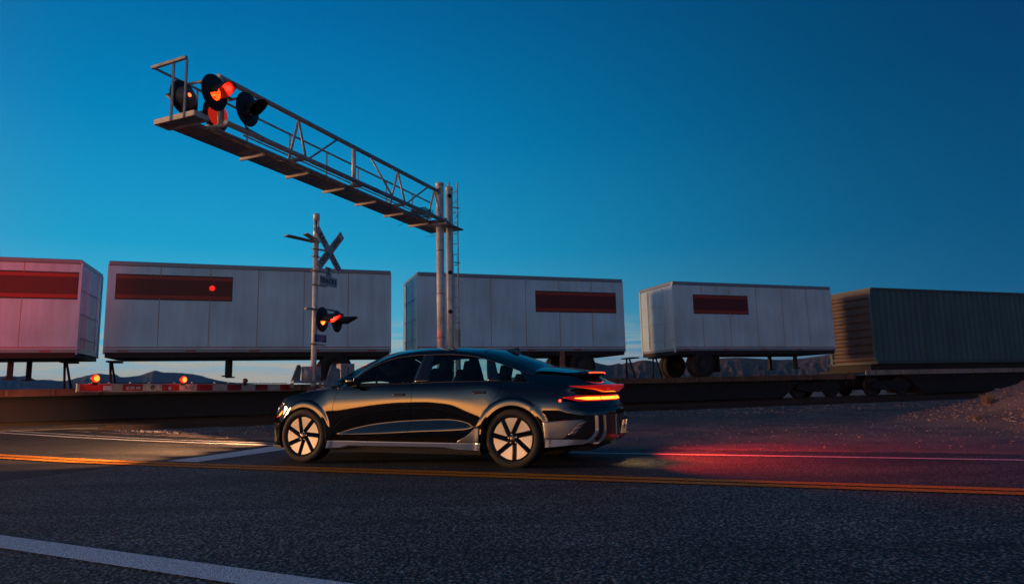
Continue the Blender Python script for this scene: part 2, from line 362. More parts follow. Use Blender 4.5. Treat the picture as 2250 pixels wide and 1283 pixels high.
def strip(name, r0, r1, p0, p1, zoff, m, kind='structure', nr=None, npd=None, wob=0.0, edge=0.0, skew=0.0):
    nr = nr or max(2, int(abs(r1-r0)/.3)); npd = npd or max(2, int(abs(p1-p0)/.3))
    r = np.linspace(r0, r1, nr+1); p = np.linspace(p0, p1, npd+1); R_, P_ = np.meshgrid(r, p, indexing='ij')
    if edge:
        k = (vnoise(R_*3.1, 0*R_+p0, 5)-.5)*edge; P_ = P_+np.where(P_ == p[0], k, 0)+np.where(P_ == p[-1], k*.7, 0)
    P_ = P_+skew*(R_-4.5)
    xyz = RD*R_[..., None]+PD*P_[..., None]; xyz[..., 2] = hump(xyz@TN)+zoff
    o = MB().grid(xyz).build(name, m, weld=False, recalc=True); tag(o, kind=kind); return o
SEAM = 8.42
strip('road', -70, SEAM, ROAD_PD0, ROAD_PD1, .0, ASPH, edge=.25)
strip('road_crossing', SEAM, 60, ROAD_PD0, ROAD_PD1+.3, -.003, ASPC, edge=.25)
strip('road_lane', -70, SEAM-.02, 6.9, ROAD_PD1-.15, .004, ASPS)
def paint(name, col, wear=.35):
    m = bpy.data.materials.new(name); m.use_nodes = True; t = m.node_tree; t.nodes.clear(); o = N(t, 'ShaderNodeOutputMaterial'); b = N(t, 'ShaderNodeBsdfPrincipled', inp={'Roughness': .7, 'Specular IOR Level': .3})
    c = N(t, 'ShaderNodeTexCoord'); n = N(t, 'ShaderNodeTexNoise', inp={'Scale': 46.0, 'Detail': 4.0, 'Roughness': .8}); v = N(t, 'ShaderNodeTexVoronoi', inp={'Scale': 110.0}); n3 = N(t, 'ShaderNodeTexNoise', inp={'Scale': 2.5, 'Detail': 3.0})
    for q in (n, v, n3): t.links.new(c.outputs['Object'], q.inputs[0])
    k = ramp(t, [(.30, .45), (.65, 1.1)], n.outputs[0]); t.links.new(mix(t, 1.0, col, k, 'MULTIPLY'), b.inputs['Base Color'])
    bp = N(t, 'ShaderNodeBump', inp={'Strength': .7, 'Distance': .006}); t.links.new(v.outputs['Distance'], bp.inputs['Height']); t.links.new(bp.outputs[0], b.inputs['Normal'])
    tr = N(t, 'ShaderNodeBsdfTransparent'); mx = N(t, 'ShaderNodeMixShader')
    f = math_(t, 'ADD', n.outputs[0], math_(t, 'MULTIPLY', n3.outputs[0], .35)); t.links.new(ramp(t, [(wear+.12, 0), (wear+.22, 1)], f), mx.inputs[0])
    t.links.new(tr.outputs[0], mx.inputs[1]); t.links.new(b.outputs[0], mx.inputs[2]); t.links.new(mx.outputs[0], o.inputs[0]); return m
PW = paint('road_paint_white', (.68, .80, .88), .28); PY = paint('road_paint_yellow', (.68, .22, .006), .29); PW2 = paint('road_paint_white_far', (.7, .67, .65), .28)
strip('road_marking_centre', -70, 60, 6.47, 6.63, .009, PY, nr=400, npd=1)
strip('road_marking_centre', -70, 60, 6.685, 6.85, .009, PY, nr=400, npd=1)
strip('road_marking_edge_near', -6, 40, 2.715, 2.935, .007, PW, nr=300, npd=2, skew=.062)
strip('road_marking_edge_far', -70, 60, 9.10, 9.21, .009, PW2, nr=400, npd=1)
strip('road_marking_edge_far', 8.4, 60, 9.42, 9.49, .008, PW2, nr=200, npd=1)
strip('road_marking_stop_line', 7.72, 8.28, 6.95, 9.05, .010, PW, nr=3, npd=12)

# mountains as real ranges a few kilometres away
def range_mesh(name, pts, dist, depth, m, base=-6, seed=1, fine=.10):
    az = np.radians([p[0] for p in pts]); el = np.radians([p[1] for p in pts])
    f = interp(az, el); A = np.linspace(az[0], az[-1], 420); nr = 26; rows = []
    for i in range(nr+1):
        t = i/nr; d = dist-depth*(1-t)
        ridge = np.tan(f(A))*dist+CAM_H
        nzv = fbm(np.degrees(A)*1.6+7*seed, np.full_like(A, t*4.0), 5, seed)
        prof = t**1.15*(1-.30*(1-t)*np.abs(np.sin(np.degrees(A)*5.3+9*nzv)))
        h = base+(ridge-base)*np.clip(prof, 0, 1)+(nzv-.5)*(ridge-base)*.22*(t > .02)*(1-t)
        if i == nr: h = ridge+(fbm(np.degrees(A)*9, 0*A, 3, seed)-.5)*dist*.0010
        rows.append(np.stack([np.sin(A)*d, np.cos(A)*d, h], -1))
    for k in (1, 2, 3):
        d = dist+depth*.4*k; rows.append(np.stack([np.sin(A)*d, np.cos(A)*d, base+(rows[nr][:, 2]-base)*(1-k/3)], -1))
    o = MB().grid(np.array(rows)).build(name, m, weld=False, recalc=True); tag(o, kind='structure'); return o
def rock_mat(name, c1, c2, sc):
    m = bpy.data.materials.new(name); m.use_nodes = True; t = m.node_tree; b = t.nodes['Principled BSDF']; b.inputs['Roughness'].default_value = .95; b.inputs['Specular IOR Level'].default_value = .1
    c = N(t, 'ShaderNodeTexCoord'); n = N(t, 'ShaderNodeTexNoise', inp={'Scale': sc, 'Detail': 8.0, 'Roughness': .65}); t.links.new(c.outputs['Object'], n.inputs[0])
    t.links.new(ramp(t, [(.35, c1), (.65, c2)], n.outputs[0]), b.inputs['Base Color']); return m
RKB = rock_mat('far_rock', (.10, .10, .11), (.13, .13, .145), .02); RKR = rock_mat('near_rock', (.085, .062, .05), (.15, .11, .09), .03)
ML = [(-48, 1.2), (-44, 1.5), (-40, 1.3), (-38.2, 1.55), (-37.31, 1.62), (-36.9, 1.66), (-36.32, 1.61), (-35.82, 1.65), (-35.3, 1.38), (-34.63, 1.37), (-33.8, 1.27), (-32.89, 1.49), (-32.19, 1.67), (-31.64, 1.78), (-31.08, 1.7), (-30.67, 1.75), (-30.17, 1.51), (-29.18, 1.59), (-28.6, 1.78), (-28.01, 1.97), (-27.4, 1.82), (-26.78, 1.81), (-25.63, 1.7), (-24.99, 1.59), (-24.26, 1.34), (-23.05, 1.07), (-21.5, .9), (-18, .6), (-12, .4), (-6, .25)]
range_mesh('mountains', ML, 6500, 1500, RKB, seed=2)
MR = [(-14, .2), (-6, .5), (-1, .9), (3, 1.3), (5.45, 1.79), (6.22, 2.0), (6.6, 2.1), (7.36, 1.93), (8.04, 1.8), (8.5, 1.86), (8.88, 1.93), (9.1, 1.84), (9.41, 1.95), (10.01, 1.97), (10.46, 2.07), (11.06, 2.13), (11.8, 1.99), (12.09, 1.91), (12.54, 1.9), (12.97, 1.81), (13.7, 1.75), (14.15, 1.88), (14.8, 1.86), (15.53, 1.95), (18, 2.1), (22, 1.8), (27, 2.2), (33, 1.7), (40, 1.5), (48, 1.2)]
range_mesh('mountains', MR, 2600, 900, RKR, seed=5)
# dark hills behind the camera: what the car's side mirrors under the glow
HB = [(130, 1.0), (140, 1.5), (150, 1.3), (158, 1.9), (166, 1.6), (172, 2.1), (178, 1.7), (184, 1.5), (190, 1.9), (197, 1.4), (204, 1.8), (211, 2.2), (217, 1.6), (224, 1.9), (231, 1.4), (238, 1.7), (246, 1.3), (256, 1.6), (266, 1.2), (280, .9)]
HB = [(a, h*.62) for a, h in HB]
range_mesh('hills', HB, 1500, 500, RKR, seed=8)

# gravel: ballast shoulder and loose stones
BALL = soil_mat('ballast', (.13, .13, .135), (.22, .21, .21), (.5, .48, .46), gscale=26, bump=1.0, dist=.05)
def ballast(name, tn0, tn1, top):
    prof = [(tn0-1.9, .0-.03), (tn0-1.5, .02), (tn0-.45, top), (tn0, top+.01), (tn1, top+.01), (tn1+.45, top), (tn1+1.5, .0)]
    td = np.linspace(-30, 75, 360)
    rows = []
    for tn, z in prof:
        tnv = tn+(fbm(td*1.1, 0*td+tn, 3, 11)-.47)*.5*(1 if z < top-.01 else .3)
        p = TD*td[:, None]+TN*tnv[:, None]; p[:, 2] = z+(fbm(td*2.3, 0*td+tn*3, 3, 4)-.5)*.05
        rd, pd = p@RD, p@PD
        inr = (pd > ROAD_PD0-.3) & (pd < ROAD_PD1+.5)
        p[:, 2] = np.where(inr, np.minimum(p[:, 2], .05 if z > 0 else -.2), p[:, 2]); rows.append(p)
    o = MB().grid(np.array(rows)).build(name, BALL, weld=False, recalc=True); tag(o, kind='structure'); return o
ballast('track_bed', 17.95, 25.1, .13)
def stones(name, label, n, sampler, rmin, rmax, m):
    bm = bmesh.new(); bmesh.ops.create_icosphere(bm, subdivisions=1, radius=1.0); bm.verts.index_update()
    V = np.array([v.co[:] for v in bm.verts]); F = [[v.index for v in f.verts] for f in bm.faces]; bm.free()
    mb = MB()
    for i in range(n):
        x, y = sampler(); r = rmin+(rmax-rmin)*random.random()**3; s = np.array([1, .6+.5*random.random(), .45+.4*random.random()])*r
        a = random.random()*6.28; v = V*(1+(rng.random((len(V), 1))-.5)*.5)*s; c_, s_ = math.cos(a), math.sin(a)
        v = np.stack([v[:, 0]*c_-v[:, 1]*s_, v[:, 0]*s_+v[:, 1]*c_, v[:, 2]], -1)
        z = float(GH(x, y)); mb.add(v+[x, y, z+r*.12], F)
    o = mb.build(name, m, weld=False, recalc=False); tag(o, label, 'gravel', kind='stuff'); return o
def GH(x, y):
    x = np.array([x]); y = np.array([y]); p = np.array([x[0], y[0], 0]); tn = p@TN; h = float(ground_h(x, y)[0])
    pd = p@PD
    if pd > ROAD_PD1+.5 or pd < ROAD_PD0-.3: h = max(h, float(np.interp(tn, [15.9, 16.45, 17.5, 18, 25], [-.1, .02, .13, .14, .14])))
    return h
STONE = mat('gravel_stone', (.26, .215, .20), .9, noise=.6, nscale=3.1, tint=(.10, .075, .07))
STONE2 = mat('pale_stone', (.42, .35, .31), .9, noise=.5, nscale=.7)
def smp_ballast():
    while True:
        td = -9+44*random.random()**1.3; tn = 16.0+1.9*random.random(); p = T(td, tn)
        if p@PD > ROAD_PD1+.6: return p[0], p[1]
def smp_land():
    while True:
        x = -12+30*random.random(); y = 8+12*random.random()**.8; p = np.array([x, y, 0])
        if ROAD_PD1+.1 < p@PD and p@TN < 16.6: return x, y
def smp_mound():
    while True:
        x = 8.0+6*random.random(); y = 11.5+6*random.random(); 
        if mound_h(np.array([x]), np.array([y]))[0] > .05: return x, y
stones('gravel', 'grey crushed stone spread on the shoulder of the tracks', 6500, smp_ballast, .010, .040, STONE)
stones('gravel', 'small stones scattered over the bare dirt between road and tracks', 5200, smp_land, .005, .024, STONE)
stones('gravel', 'pale pebbles and rubble on the dirt mound at the right', 3000, smp_mound, .008, .045, STONE)
stones('gravel', 'a few larger pale stones lying along the track shoulder', 40, smp_ballast, .035, .06, STONE2)

# ------------------------------------------------------------------ railway tracks
RUST = mat('rusty_rail', (.07, .045, .035), .7, .3, noise=.4, nscale=12); RAILTOP = mat('polished_rail', (.55, .56, .58), .2, 1.0)
TIE = mat('wooden_tie', (.07, .055, .045), .9, noise=.5, nscale=8, bump=.4)
def track(tnc, label):
    o = empty('railway_track', T(0, tnc, 0)); tag(o, label, 'railway track', 'the two parallel tracks')
    off = T(0, tnc, 0)
    prof = [(-.07, .085), (-.07, .098), (-.012, .11), (-.012, .215), (-.036, .222), (-.036, .262), (.036, .262), (.036, .222), (.012, .215), (.012, .11), (.07, .098), (.07, .085)]
    for s in (-.7175, .7175):
        a = T(-60, tnc+s, 0)-off; mb = MB(); vs = []
        for end in (T(-60, s, 0), T(110, s, 0)): vs += [end+TN*u+ZU*z for u, z in prof]
        n = len(prof); fs = [(i, (i+1) % n, n+(i+1) % n, n+i) for i in range(n)]
        for i, f in enumerate(fs): mb.add(vs, [], False) if False else None
        mb.add(vs, [f for i, f in enumerate(fs) if i != 5], mi=0); mb.add(vs, [fs[5]], mi=1)
        mb.build('rail', [RUST, RAILTOP], o)
    t0 = MB().box((0, 0, 0), (.23, 2.6, .16), TD, TN, ZU, bev=.012).build('tie', TIE, o)
    k = 0
    for td in np.arange(-12.0, 38, .56):
        p = T(td, 0, .022)
        if ROAD_PD0-.5 < (p+off)@PD < ROAD_PD1+.4: continue
        t = t0 if k == 0 else t0.copy()
        if k: COL.objects.link(t); t.parent = o
        t.location = tuple(p+TD*random.uniform(-.03, .03)); t.rotation_euler.z = random.uniform(-.02, .02); k += 1
    return o
track(19.35, 'empty near railway track with two shiny rails in front of the train')
track(23.6, 'far railway track underneath the freight train')
CP = mat('crossing_panel', (.055, .05, .047), .85, noise=.4, nscale=7, bump=.3)
# concrete crossing panels between the rails where the road passes
def panel(tn0, tn1):
    mb = MB(); nseg = 14
    r0 = -6.2; Lp = 1.22
    out = []
    for i in range(nseg):
        a = -16+i*Lp
        c = T(a+Lp/2, (tn0+tn1)/2, .235)
        if ROAD_PD0-.6 < c@PD < ROAD_PD1+.8: out.append(c)
    return out, (Lp-.02, tn1-tn0, .05)
lc = empty('level_crossing', T(-3, 20.5, .235)); tag(lc, 'dark concrete deck of the level crossing laid between the rails at the left', 'level crossing')
lo = T(-3, 20.5, .235); sh = {}
for (a, b) in ((17.85, 18.52), (18.76, 19.94), (20.18, 22.76), (23.0, 24.2)):
    cs, sz = panel(a, b)
    base = None
    for c in cs:
        if base is None: base = ob = MB().box((0, 0, 0), sz, TD, TN, ZU, bev=.006).build('crossing_panel', CP, lc)
        else: ob = base.copy(); COL.objects.link(ob)
        ob.location = tuple(c-lo)
# ================================================================== THE CAR
q_rd, q_pd, q_z, q_dy, q_pt = 4.66, 8.158, -.004, -.042, .009
_c, _s = math.cos(q_dy), math.sin(q_dy)
cx_ = RD*_c+PD*_s; cy_ = -(-RD*_s+PD*_c); _x2 = cx_*math.cos(q_pt)+ZU*math.sin(q_pt); _z2 = -cx_*math.sin(q_pt)+ZU*math.cos(q_pt)
CARO = RD*q_rd+PD*q_pd+ZU*q_z
car = empty('sedan_car', mw=frame_mat(CARO, _x2, cy_, _z2))
tag(car, 'glossy black fastback car with glowing red tail lamps waiting at the crossing', 'car')

def paint_mat():
    m = bpy.data.materials.new('car_paint_black'); m.use_nodes = True; b = m.node_tree.nodes['Principled BSDF']
    b.inputs['Base Color'].default_value = (.062, .061, .064, 1); b.inputs['Metallic'].default_value = 1.0; b.inputs['Roughness'].default_value = .035
    b.inputs['Specular Tint'].default_value = (.35, .35, .35, 1); b.inputs['Coat Weight'].default_value = .6; b.inputs['Coat Roughness'].default_value = .02; b.inputs['Coat IOR'].default_value = 1.5
    return m
PAINT = paint_mat()
CLAD = mat('cladding_grey', (.32, .31, .30), .30, .5)
GBLK = mat('gloss_black_trim', (.008, .008, .009), .10, coat=1.0)
TRIMD = mat('dark_trim', (.035, .035, .037), .42)
LINER = mat('wheel_well_liner', (.008, .008, .008), .9)
INTR = mat('cabin_fabric', (.03, .032, .036), .8)
CHROME = mat('satin_trim', (.16, .12, .115), .3, 1.0)
GLASSW = glass_mat('tinted_window', (.72, 1.0, 1.0), .8)
GLASSF = glass_mat('windshield_glass', (.40, .52, .54), .35)
GLASSD = glass_mat('dark_rear_glass', (.05, .09, .10), .95)

# plan outline (half), sampled by arc length
KP = np.array([(2.335, 0), (2.33, .2), (2.305, .38), (2.255, .52), (2.17, .655), (2.05, .765), (1.88, .85), (1.68, .897), (1.45, .92), (1.2, .93), (.8, .933), (.4, .935), (0, .937), (-.4, .939), (-.8, .941), (-1.2, .942), (-1.5, .94), (-1.75, .93), (-1.95, .91), (-2.13, .872), (-2.29, .80), (-2.41, .68), (-2.50, .50), (-2.555, .26), (-2.575, 0)])
def catmull(P, n=24):
    out = []; Q = np.vstack([2*P[0]-P[1], P, 2*P[-1]-P[-2]]); Q[0] = (P[1][0], -P[1][1]); Q[-1] = (P[-2][0], -P[-2][1])
    for i in range(1, len(Q)-2):
        p0, p1, p2, p3 = Q[i-1:i+3]; d = [np.linalg.norm(b-a)**.5 for a, b in ((p0, p1), (p1, p2), (p2, p3))]
        t0 = 0; t1 = d[0]; t2 = t1+d[1]; t3 = t2+d[2]
        for t in np.linspace(t1, t2, n, endpoint=False):
            A1 = (t1-t)/(t1-t0)*p0+(t-t0)/(t1-t0)*p1; A2 = (t2-t)/(t2-t1)*p1+(t-t1)/(t2-t1)*p2; A3 = (t3-t)/(t3-t2)*p2+(t-t2)/(t3-t2)*p3
            B1 = (t2-t)/(t2-t0)*A1+(t-t0)/(t2-t0)*A2; B2 = (t3-t)/(t3-t1)*A2+(t-t1)/(t3-t1)*A3
            out.append((t2-t)/(t2-t1)*B1+(t-t1)/(t2-t1)*B2)
    out.append(P[-1]); return np.array(out)
CP_ = catmull(KP); seg = np.r_[0, np.cumsum(np.linalg.norm(np.diff(CP_, axis=0), axis=1))]
i0 = np.argmin(np.abs(CP_[:, 0])); SS = seg-seg[i0]
# smooth the plan a little so reflections run clean
_su = np.linspace(SS[0], SS[-1], 900); _px = np.interp(_su, SS, CP_[:, 0]); _py = np.interp(_su, SS, CP_[:, 1])
def smooth_sym(a, odd):
    k = 34; e0 = a[1:k+1][::-1]*(-1 if odd else 1); e1 = a[-k-1:-1][::-1]*(-1 if odd else 1); w = np.hanning(2*k+1); w /= w.sum()
    return np.convolve(np.r_[e0, a, e1], w, 'valid')
_py = smooth_sym(_py, True); _px = smooth_sym(_px, False)
_tx = np.gradient(_px, _su); _ty = np.gradient(_py, _su); _ln = np.hypot(_tx, _ty); _nx, _ny = -_ty/_ln, _tx/_ln
if _ny[450] < 0: _nx, _ny = -_nx, -_ny
S_N, S_T = SS[0], SS[-1]
def s_of_x(x): return np.interp(-np.asarray(x, float), -_px, _su)
AR_F, AR_R = (1.475, .352, .372), (-1.475, .352, .385)
# belt / hood edge height by s (given through x on the flanks)
ze_f = interp([S_N, S_N+.35, s_of_x(2.25), s_of_x(2.1), s_of_x(2.0), s_of_x(1.8), s_of_x(1.6), s_of_x(1.4), s_of_x(1.2), s_of_x(1.0), s_of_x(.77), s_of_x(.3), s_of_x(-.3), s_of_x(-.9), s_of_x(-1.3), s_of_x(-1.65), s_of_x(-1.9), s_of_x(-2.15), s_of_x(-2.3), s_of_x(-2.45), S_T],
              [.675, .68, .70, .75, .795, .865, .905, .932, .948, .957, .967, .99, 1.005, 1.012, 1.008, .99, .968, .945, .945, .955, .962])
# vertical section of the flank by z: inset from the plan outline
def sec(pts): return interp([p[0] for p in pts], [p[1] for p in pts])
sec_side = sec([(.14, .10), (.20, .055), (.28, .026), (.36, .008), (.46, .0), (.60, -.0015), (.70, -.002), (.76, -.002), (.80, -.0014), (.84, .0003), (.88, .0036), (.92, .010), (.96, .021), (.985, .032), (1.02, .058), (1.06, .10)])
sec_fend = sec([(.14, .06), (.20, .03), (.28, .012), (.36, .004), (.5, .0), (.66, .003), (.74, .011), (.80, .026), (.86, .05), (.90, .075), (.93, .10), (.96, .14), (1.06, .22)])
sec_nose = sec([(.14, .08), (.19, .0), (.24, .0), (.34, .012), (.45, .0), (.55, .006), (.62, .03), (.68, .085), (.74, .16), (.80, .24), (1.06, .40)])
sec_tail = sec([(.14, .36), (.24, .20), (.30, .04), (.35, .005), (.42, .0), (.60, .0), (.66, .004), (.71, .03), (.76, .055), (.80, .075), (.84, .09), (.88, .085), (.93, .06), (1.06, .06)])
sec_qtr = sec([(.14, .10), (.22, .05), (.30, .02), (.38, .006), (.5, .0), (.66, .0), (.74, .004), (.80, .014), (.86, .032), (.92, .055), (.96, .08), (1.0, .115), (1.06, .18)])
zl_f = interp([-1.02, -.92, -.62, -.12, .33, .99, 1.03], [.49, .475, .452, .422, .395, .372, .37])
zu_f = interp([-1.02, -.98, -.92, -.77, -.62, -.14, .34, .67, .99, 1.03], [.49, .492, .52, .556, .567, .553, .512, .455, .378, .37])
nz_f = interp([-2.0, -1.5, -1.1, -.9, -.62, -.3, .0, .34, .67, 1.0, 1.3, 2.0], [.16, .18, .22, .18, .065, .008, .018, .07, .13, .17, .16, .1])
def wts(s):
    x = np.interp(s, _su, _px); y = np.interp(s, _su, _py)
    n = sstep(s_of_x(1.95), s_of_x(2.30), s); n = np.where(s < 0, 1-sstep(s_of_x(2.30), s_of_x(1.95), s), 0) if False else np.where(s < 0, sstep(-s_of_x(1.85), -s_of_x(2.28), -s), 0)
    f = np.where(s < 0, sstep(-s_of_x(1.05), -s_of_x(1.45), -s), 0)
    t = np.where(s > 0, sstep(s_of_x(-2.02), s_of_x(-2.36), s), 0); qd = np.where(s > 0, sstep(s_of_x(-1.12), s_of_x(-1.5), s), 0)
    return n, f, t, qd
def inset(s, z):
    s = np.asarray(s, float); z = np.asarray(z, float); n, f, t, qd = wts(s)
    x = np.interp(s, _su, _px)
    sh0 = nz_f(x); sh = sh0*sstep(.28, .50, z)*(1-sstep(.56, 1.04, z))
    d = sec_side(z+sh)*(1-f)*(1-qd)+sec_fend(z)*f*(1-n)+sec_nose(z)*n*f+sec_qtr(z)*qd*(1-t)+sec_tail(z)*t*qd
    x = np.interp(s, _su, _px)
    # sculpted lower door: a shelf that looks up between two creases
    zl, zu = zl_f(x), zu_f(x); ins = (x < 1.02) & (x > -1.0); rim = .012
    zn = .755-.80*sh0; mz = np.maximum(z, zu); up_ = .10*(zn-mz)*(mz < zn)*(.5+.5*np.clip((zn-mz)/.2, 0, 1))
    shelf = np.clip(zu-np.maximum(z, zl), 0, None)*.30
    low = -np.clip(zl-z, 0, .2)*.05
    amt = np.clip((zu-zl)/.05, 0, 1)
    d = d+np.where(ins, amt*(up_-shelf-low*0), 0)
    # wheel arch flares
    for (cx, cz, r) in (AR_F, AR_R):
        rho = np.hypot(x-cx, z-cz); m = (1-sstep(.066, .092, rho-r))*(rho < r+.3)*sstep(.24, .34, z); dr = -.010+.050*(rho-r)+.10*np.clip(rho-r-.045, 0, 1)
        d = d*(1-m)+np.minimum(d, dr)*m
    return d
def S(s, z):
    s = np.asarray(s, float); z = np.asarray(z, float)
    d = inset(s, z); nx, ny = np.interp(s, _su, _nx), np.interp(s, _su, _ny)
    return np.stack([np.interp(s, _su, _px)-nx*d, np.maximum(0, np.interp(s, _su, _py)-ny*d), z+0*s], -1)
def Sx(x, z): return S(s_of_x(x), z)

def col_grid(xs, rows_fn, nrow, xl=None, xr=None, off=0.0, sp=False):
    """columns at xs (or s), rows between the heights rows_fn(x) returns"""
    out = []
    for x in xs:
        zk = rows_fn(x); zz = []
        for k in range(len(zk)-1): zz += list(np.linspace(zk[k], zk[k+1], nrow[k], endpoint=False))
        zz.append(zk[-1]); zz = np.array(zz); p = (S(np.full_like(zz, x), zz) if sp else Sx(np.full_like(zz, x), zz)); out.append(p)
    return np.array(out)
def panel_xz(xL, xR, zk_fn, nrow, ncol):
    """door-like panel whose left/right edges are curves x(z)"""
    us = np.linspace(0, 1, ncol+1); rows = []
    for u in us:
        x = (1-u)*xL(.6)+u*xR(.6)
        x = np.full(sum(nrow)+1, float(x))
        for _ in range(5):
            zz = []
            cols = [zk_fn(v) for v in x]; idx = 0; z = np.zeros_like(x); seg_i = 0
            k = 0
            for si, n in enumerate(nrow):
                for j in range(n):
                    c = cols[k]; z[k] = c[si]+(c[si+1]-c[si])*j/n; k += 1
            z[k] = cols[k][-1]
            x = (1-u)*xL(z)+u*xR(z)
        rows.append(Sx(x, z))
    return np.array(rows)
def part(mb, name, m, parent=None, solid=.010, mirror=False, label=None):
    if mirror: mb.mirror_y()
    o = mb.build(name, m, parent or car, recalc=True, solid=solid)
    if label: o['label'] = label
    return o
def recalc_out(o): pass
Lf = interp([.2, .31, .5, .64, .75, .86, 1.0], [.985, .99, 1.01, 1.022, 1.005, .975, .93])
Lb = interp([.2, .28, .42, .56, .75, .90, 1.05], [-.10, -.10, -.112, -.132, -.142, -.148, -.15])
Lr = interp([.2, .31, .37, .48, .61, .75, .88, 1.05], [-.74, -.775, -.89, -1.01, -1.085, -1.195, -1.30, -1.345])
GAP = .0025
door_rows = lambda x: (.292, float(zl_f(x)), float(zu_f(x)), .76, float(ze_f(s_of_x(x))))
nr_ = [6, 9, 12, 14]
RIMD = mat('panel_gap_dark', (.004, .004, .004), .9)
def both(fn, name, m, solid=.010, label=None):
    """near-side part and its mirror as two objects"""
    out = []
    for sgn in (1, -1):
        mb = fn(); 
        if sgn < 0: mb.v = [(x, -y, z) for x, y, z in mb.v]; mb.f = [f[::-1] for f in mb.f]
        o = mb.build(name, [m, RIMD], car, recalc=False, solid=solid, weld=True)
        if solid and m is PAINT:
            o.modifiers[0].material_offset_rim = 1; es_ = o.modifiers.new('crisp_edges', 'EDGE_SPLIT'); es_.split_angle = math.radians(42)
        if label: o['label'] = label
        out.append(o)
    return out
def G(P, flip=False): return MB().grid(P, flip=flip)
# flank panels: grids run front->back (u) and bottom->top (v); flip gives outward normals
fd = both(lambda: G(panel_xz(lambda z: Lf(z)-GAP, lambda z: Lb(z)+GAP, door_rows, nr_, 56)), 'front_door', PAINT)
rdr = both(lambda: G(panel_xz(lambda z: Lb(z)-GAP, lambda z: Lr(z)+GAP, lambda x: (max(.292, .0), float(zl_f(max(x, -1.0))) if x > -1.0 else .49, (float(zu_f(x)) if x > -1.0 else .492), .76, float(ze_f(s_of_x(x)))), nr_, 56)), 'rear_door', PAINT)
XFB = 1.868      # front bumper / fender cut
def fender():
    cx, cz, r = AR_F; th = np.linspace(math.acos((XFB-cx)/r if (XFB-cx)/r < 1 else 1), math.pi, 34); xa = cx+r*np.cos(th); za = cz+r*np.sin(th)
    # in front of the arch the bumper closes the panel, so the fender starts above it
    front = np.linspace(2.02, XFB, 8)[:-1]; zf = np.interp(front, [XFB, 2.02], [.50, .66])
    behind = np.linspace(cx-r, 1.0, 8)[1:]
    X_ = np.r_[front, xa, behind]; Z_ = np.r_[zf, np.maximum(za, .352), np.full(len(behind), .352)]
    rows = []
    for x, z in zip(X_, Z_):
        zt = float(ze_f(s_of_x(x))); zz = np.linspace(z, zt, 30); xx = np.full(30, x)
        if x < cx-r+.001: # last columns lean to the door line
            u = (cx-r-x)/(cx-r-1.0) if cx-r != 1.0 else 0; xx = (1-u)*(cx-r)+u*(Lf(zz)+GAP)
        elif x < cx: # blend the lean gradually above the arch
            u = np.clip((cx-x)/r, 0, 1)
        rows.append(Sx(xx, zz))
    mb = G(np.array(rows)); low = []
    for u in np.linspace(0, 1, 8):
        zz = np.linspace(.20, .352, 8); xe = Lf(zz)+GAP; low.append(Sx((1-u)*(cx-r)+u*xe, zz))
    mb.grid(np.array(low), flip=False); return mb
both(fender, 'front_fender', PAINT)
zcut = interp([-2.36, -2.30, -2.2, -2.04, -1.86, -1.70, -1.6], [.845, .842, .825, .782, .725, .668, .64])     # rear bumper cut line
XQ = -2.30
def quarter():
    cx, cz, r = AR_R
    tc_ = math.acos((-1.70-cx)/r); th = np.linspace(0, tc_, 30); xa = cx+r*np.cos(th); za = cz+r*np.sin(th)
    behind = np.linspace(-1.70, XQ, 18)[1:]; zb = zcut(behind)
    za[-1] = max(za[-1], float(zcut(-1.70)))
    X_ = np.r_[xa, behind]; Z_ = np.r_[np.maximum(za, .352), zb]; rows = []
    fr = []
    for u in np.linspace(0, 1, 10)[:-1]:
        zt = float(ze_f(s_of_x(cx+r))); zz = np.linspace(.352, zt, 34); xx = (1-u)*(Lr(zz)-GAP)+u*(cx+r+.0*zz); xx = np.where(Lr(zz)-GAP > cx+r, xx, xx); fr.append((xx, zz))
    # front edge follows the door line, fan of columns up to x=-1.34 at the belt
    n = len(X_); 
    for i, (x, z) in enumerate(zip(X_, Z_)):
        zz = np.linspace(z, 1, 34); top_x = x
        u = i/(n-1)
        tx = -1.345+(XQ+1.345)*u     # where this column reaches the belt
        v = np.linspace(0, 1, 34); w = v*v*(3-2*v)
        zt = float(ze_f(s_of_x(tx))); zz = z+(zt-z)*v
        if i == 0: xx = np.where(zz < .999, Lr(zz)-GAP, tx)
        else:
            x0col = Lr(z+(zt-z)*v)-GAP
            lin = x+(tx-x)*v; k = max(0, 1-i/9.0); base0 = (cx+r)+(-1.345-(cx+r))*v
            xx = lin+(x0col-base0)*k*v*(1-v)*0+ (np.where(True, (x0col-base0)*k*np.clip(v*3, 0, 1), 0))
        rows.append(Sx(xx, zz))
    return G(np.array(rows))
both(quarter, 'rear_quarter', PAINT)
# bumpers wrap round the car: one mesh each
def wrap(s0, s1, n, zk, nrow, off=0.0):
    ss = np.linspace(s0, s1, n); P = []
    for s in ss:
        k = zk(s); zz = []
        for a, b, m_ in zip(k[:-1], k[1:], nrow): zz += list(np.linspace(a, b, m_, endpoint=False))
        zz.append(k[-1]); zz = np.array(zz); p = S(np.full_like(zz, s), zz)
        if off:
            nx, ny = np.interp(s, _su, _nx), np.interp(s, _su, _ny); p = p+np.array([nx*off, ny*off, 0])
        P.append(p)
    return np.array(P)
sF = float(s_of_x(XFB))
ztopF = interp([S_N, s_of_x(2.3), s_of_x(2.15), s_of_x(2.02), sF], [.672, .66, .60, .63, .50])
ftop = lambda s: min(float(ztopF(s)), float(ze_f(s))-.004)
def archlow(s):   # lower edge of the bumper behind the front lip, up the wheel opening
    return .185
P_ = wrap(S_N, sF, 60, lambda s: (.20, .30, ftop(s)), [6, 16])
fb = G(P_).mirror_y().build('front_bumper', PAINT, car, recalc=True, solid=.0)
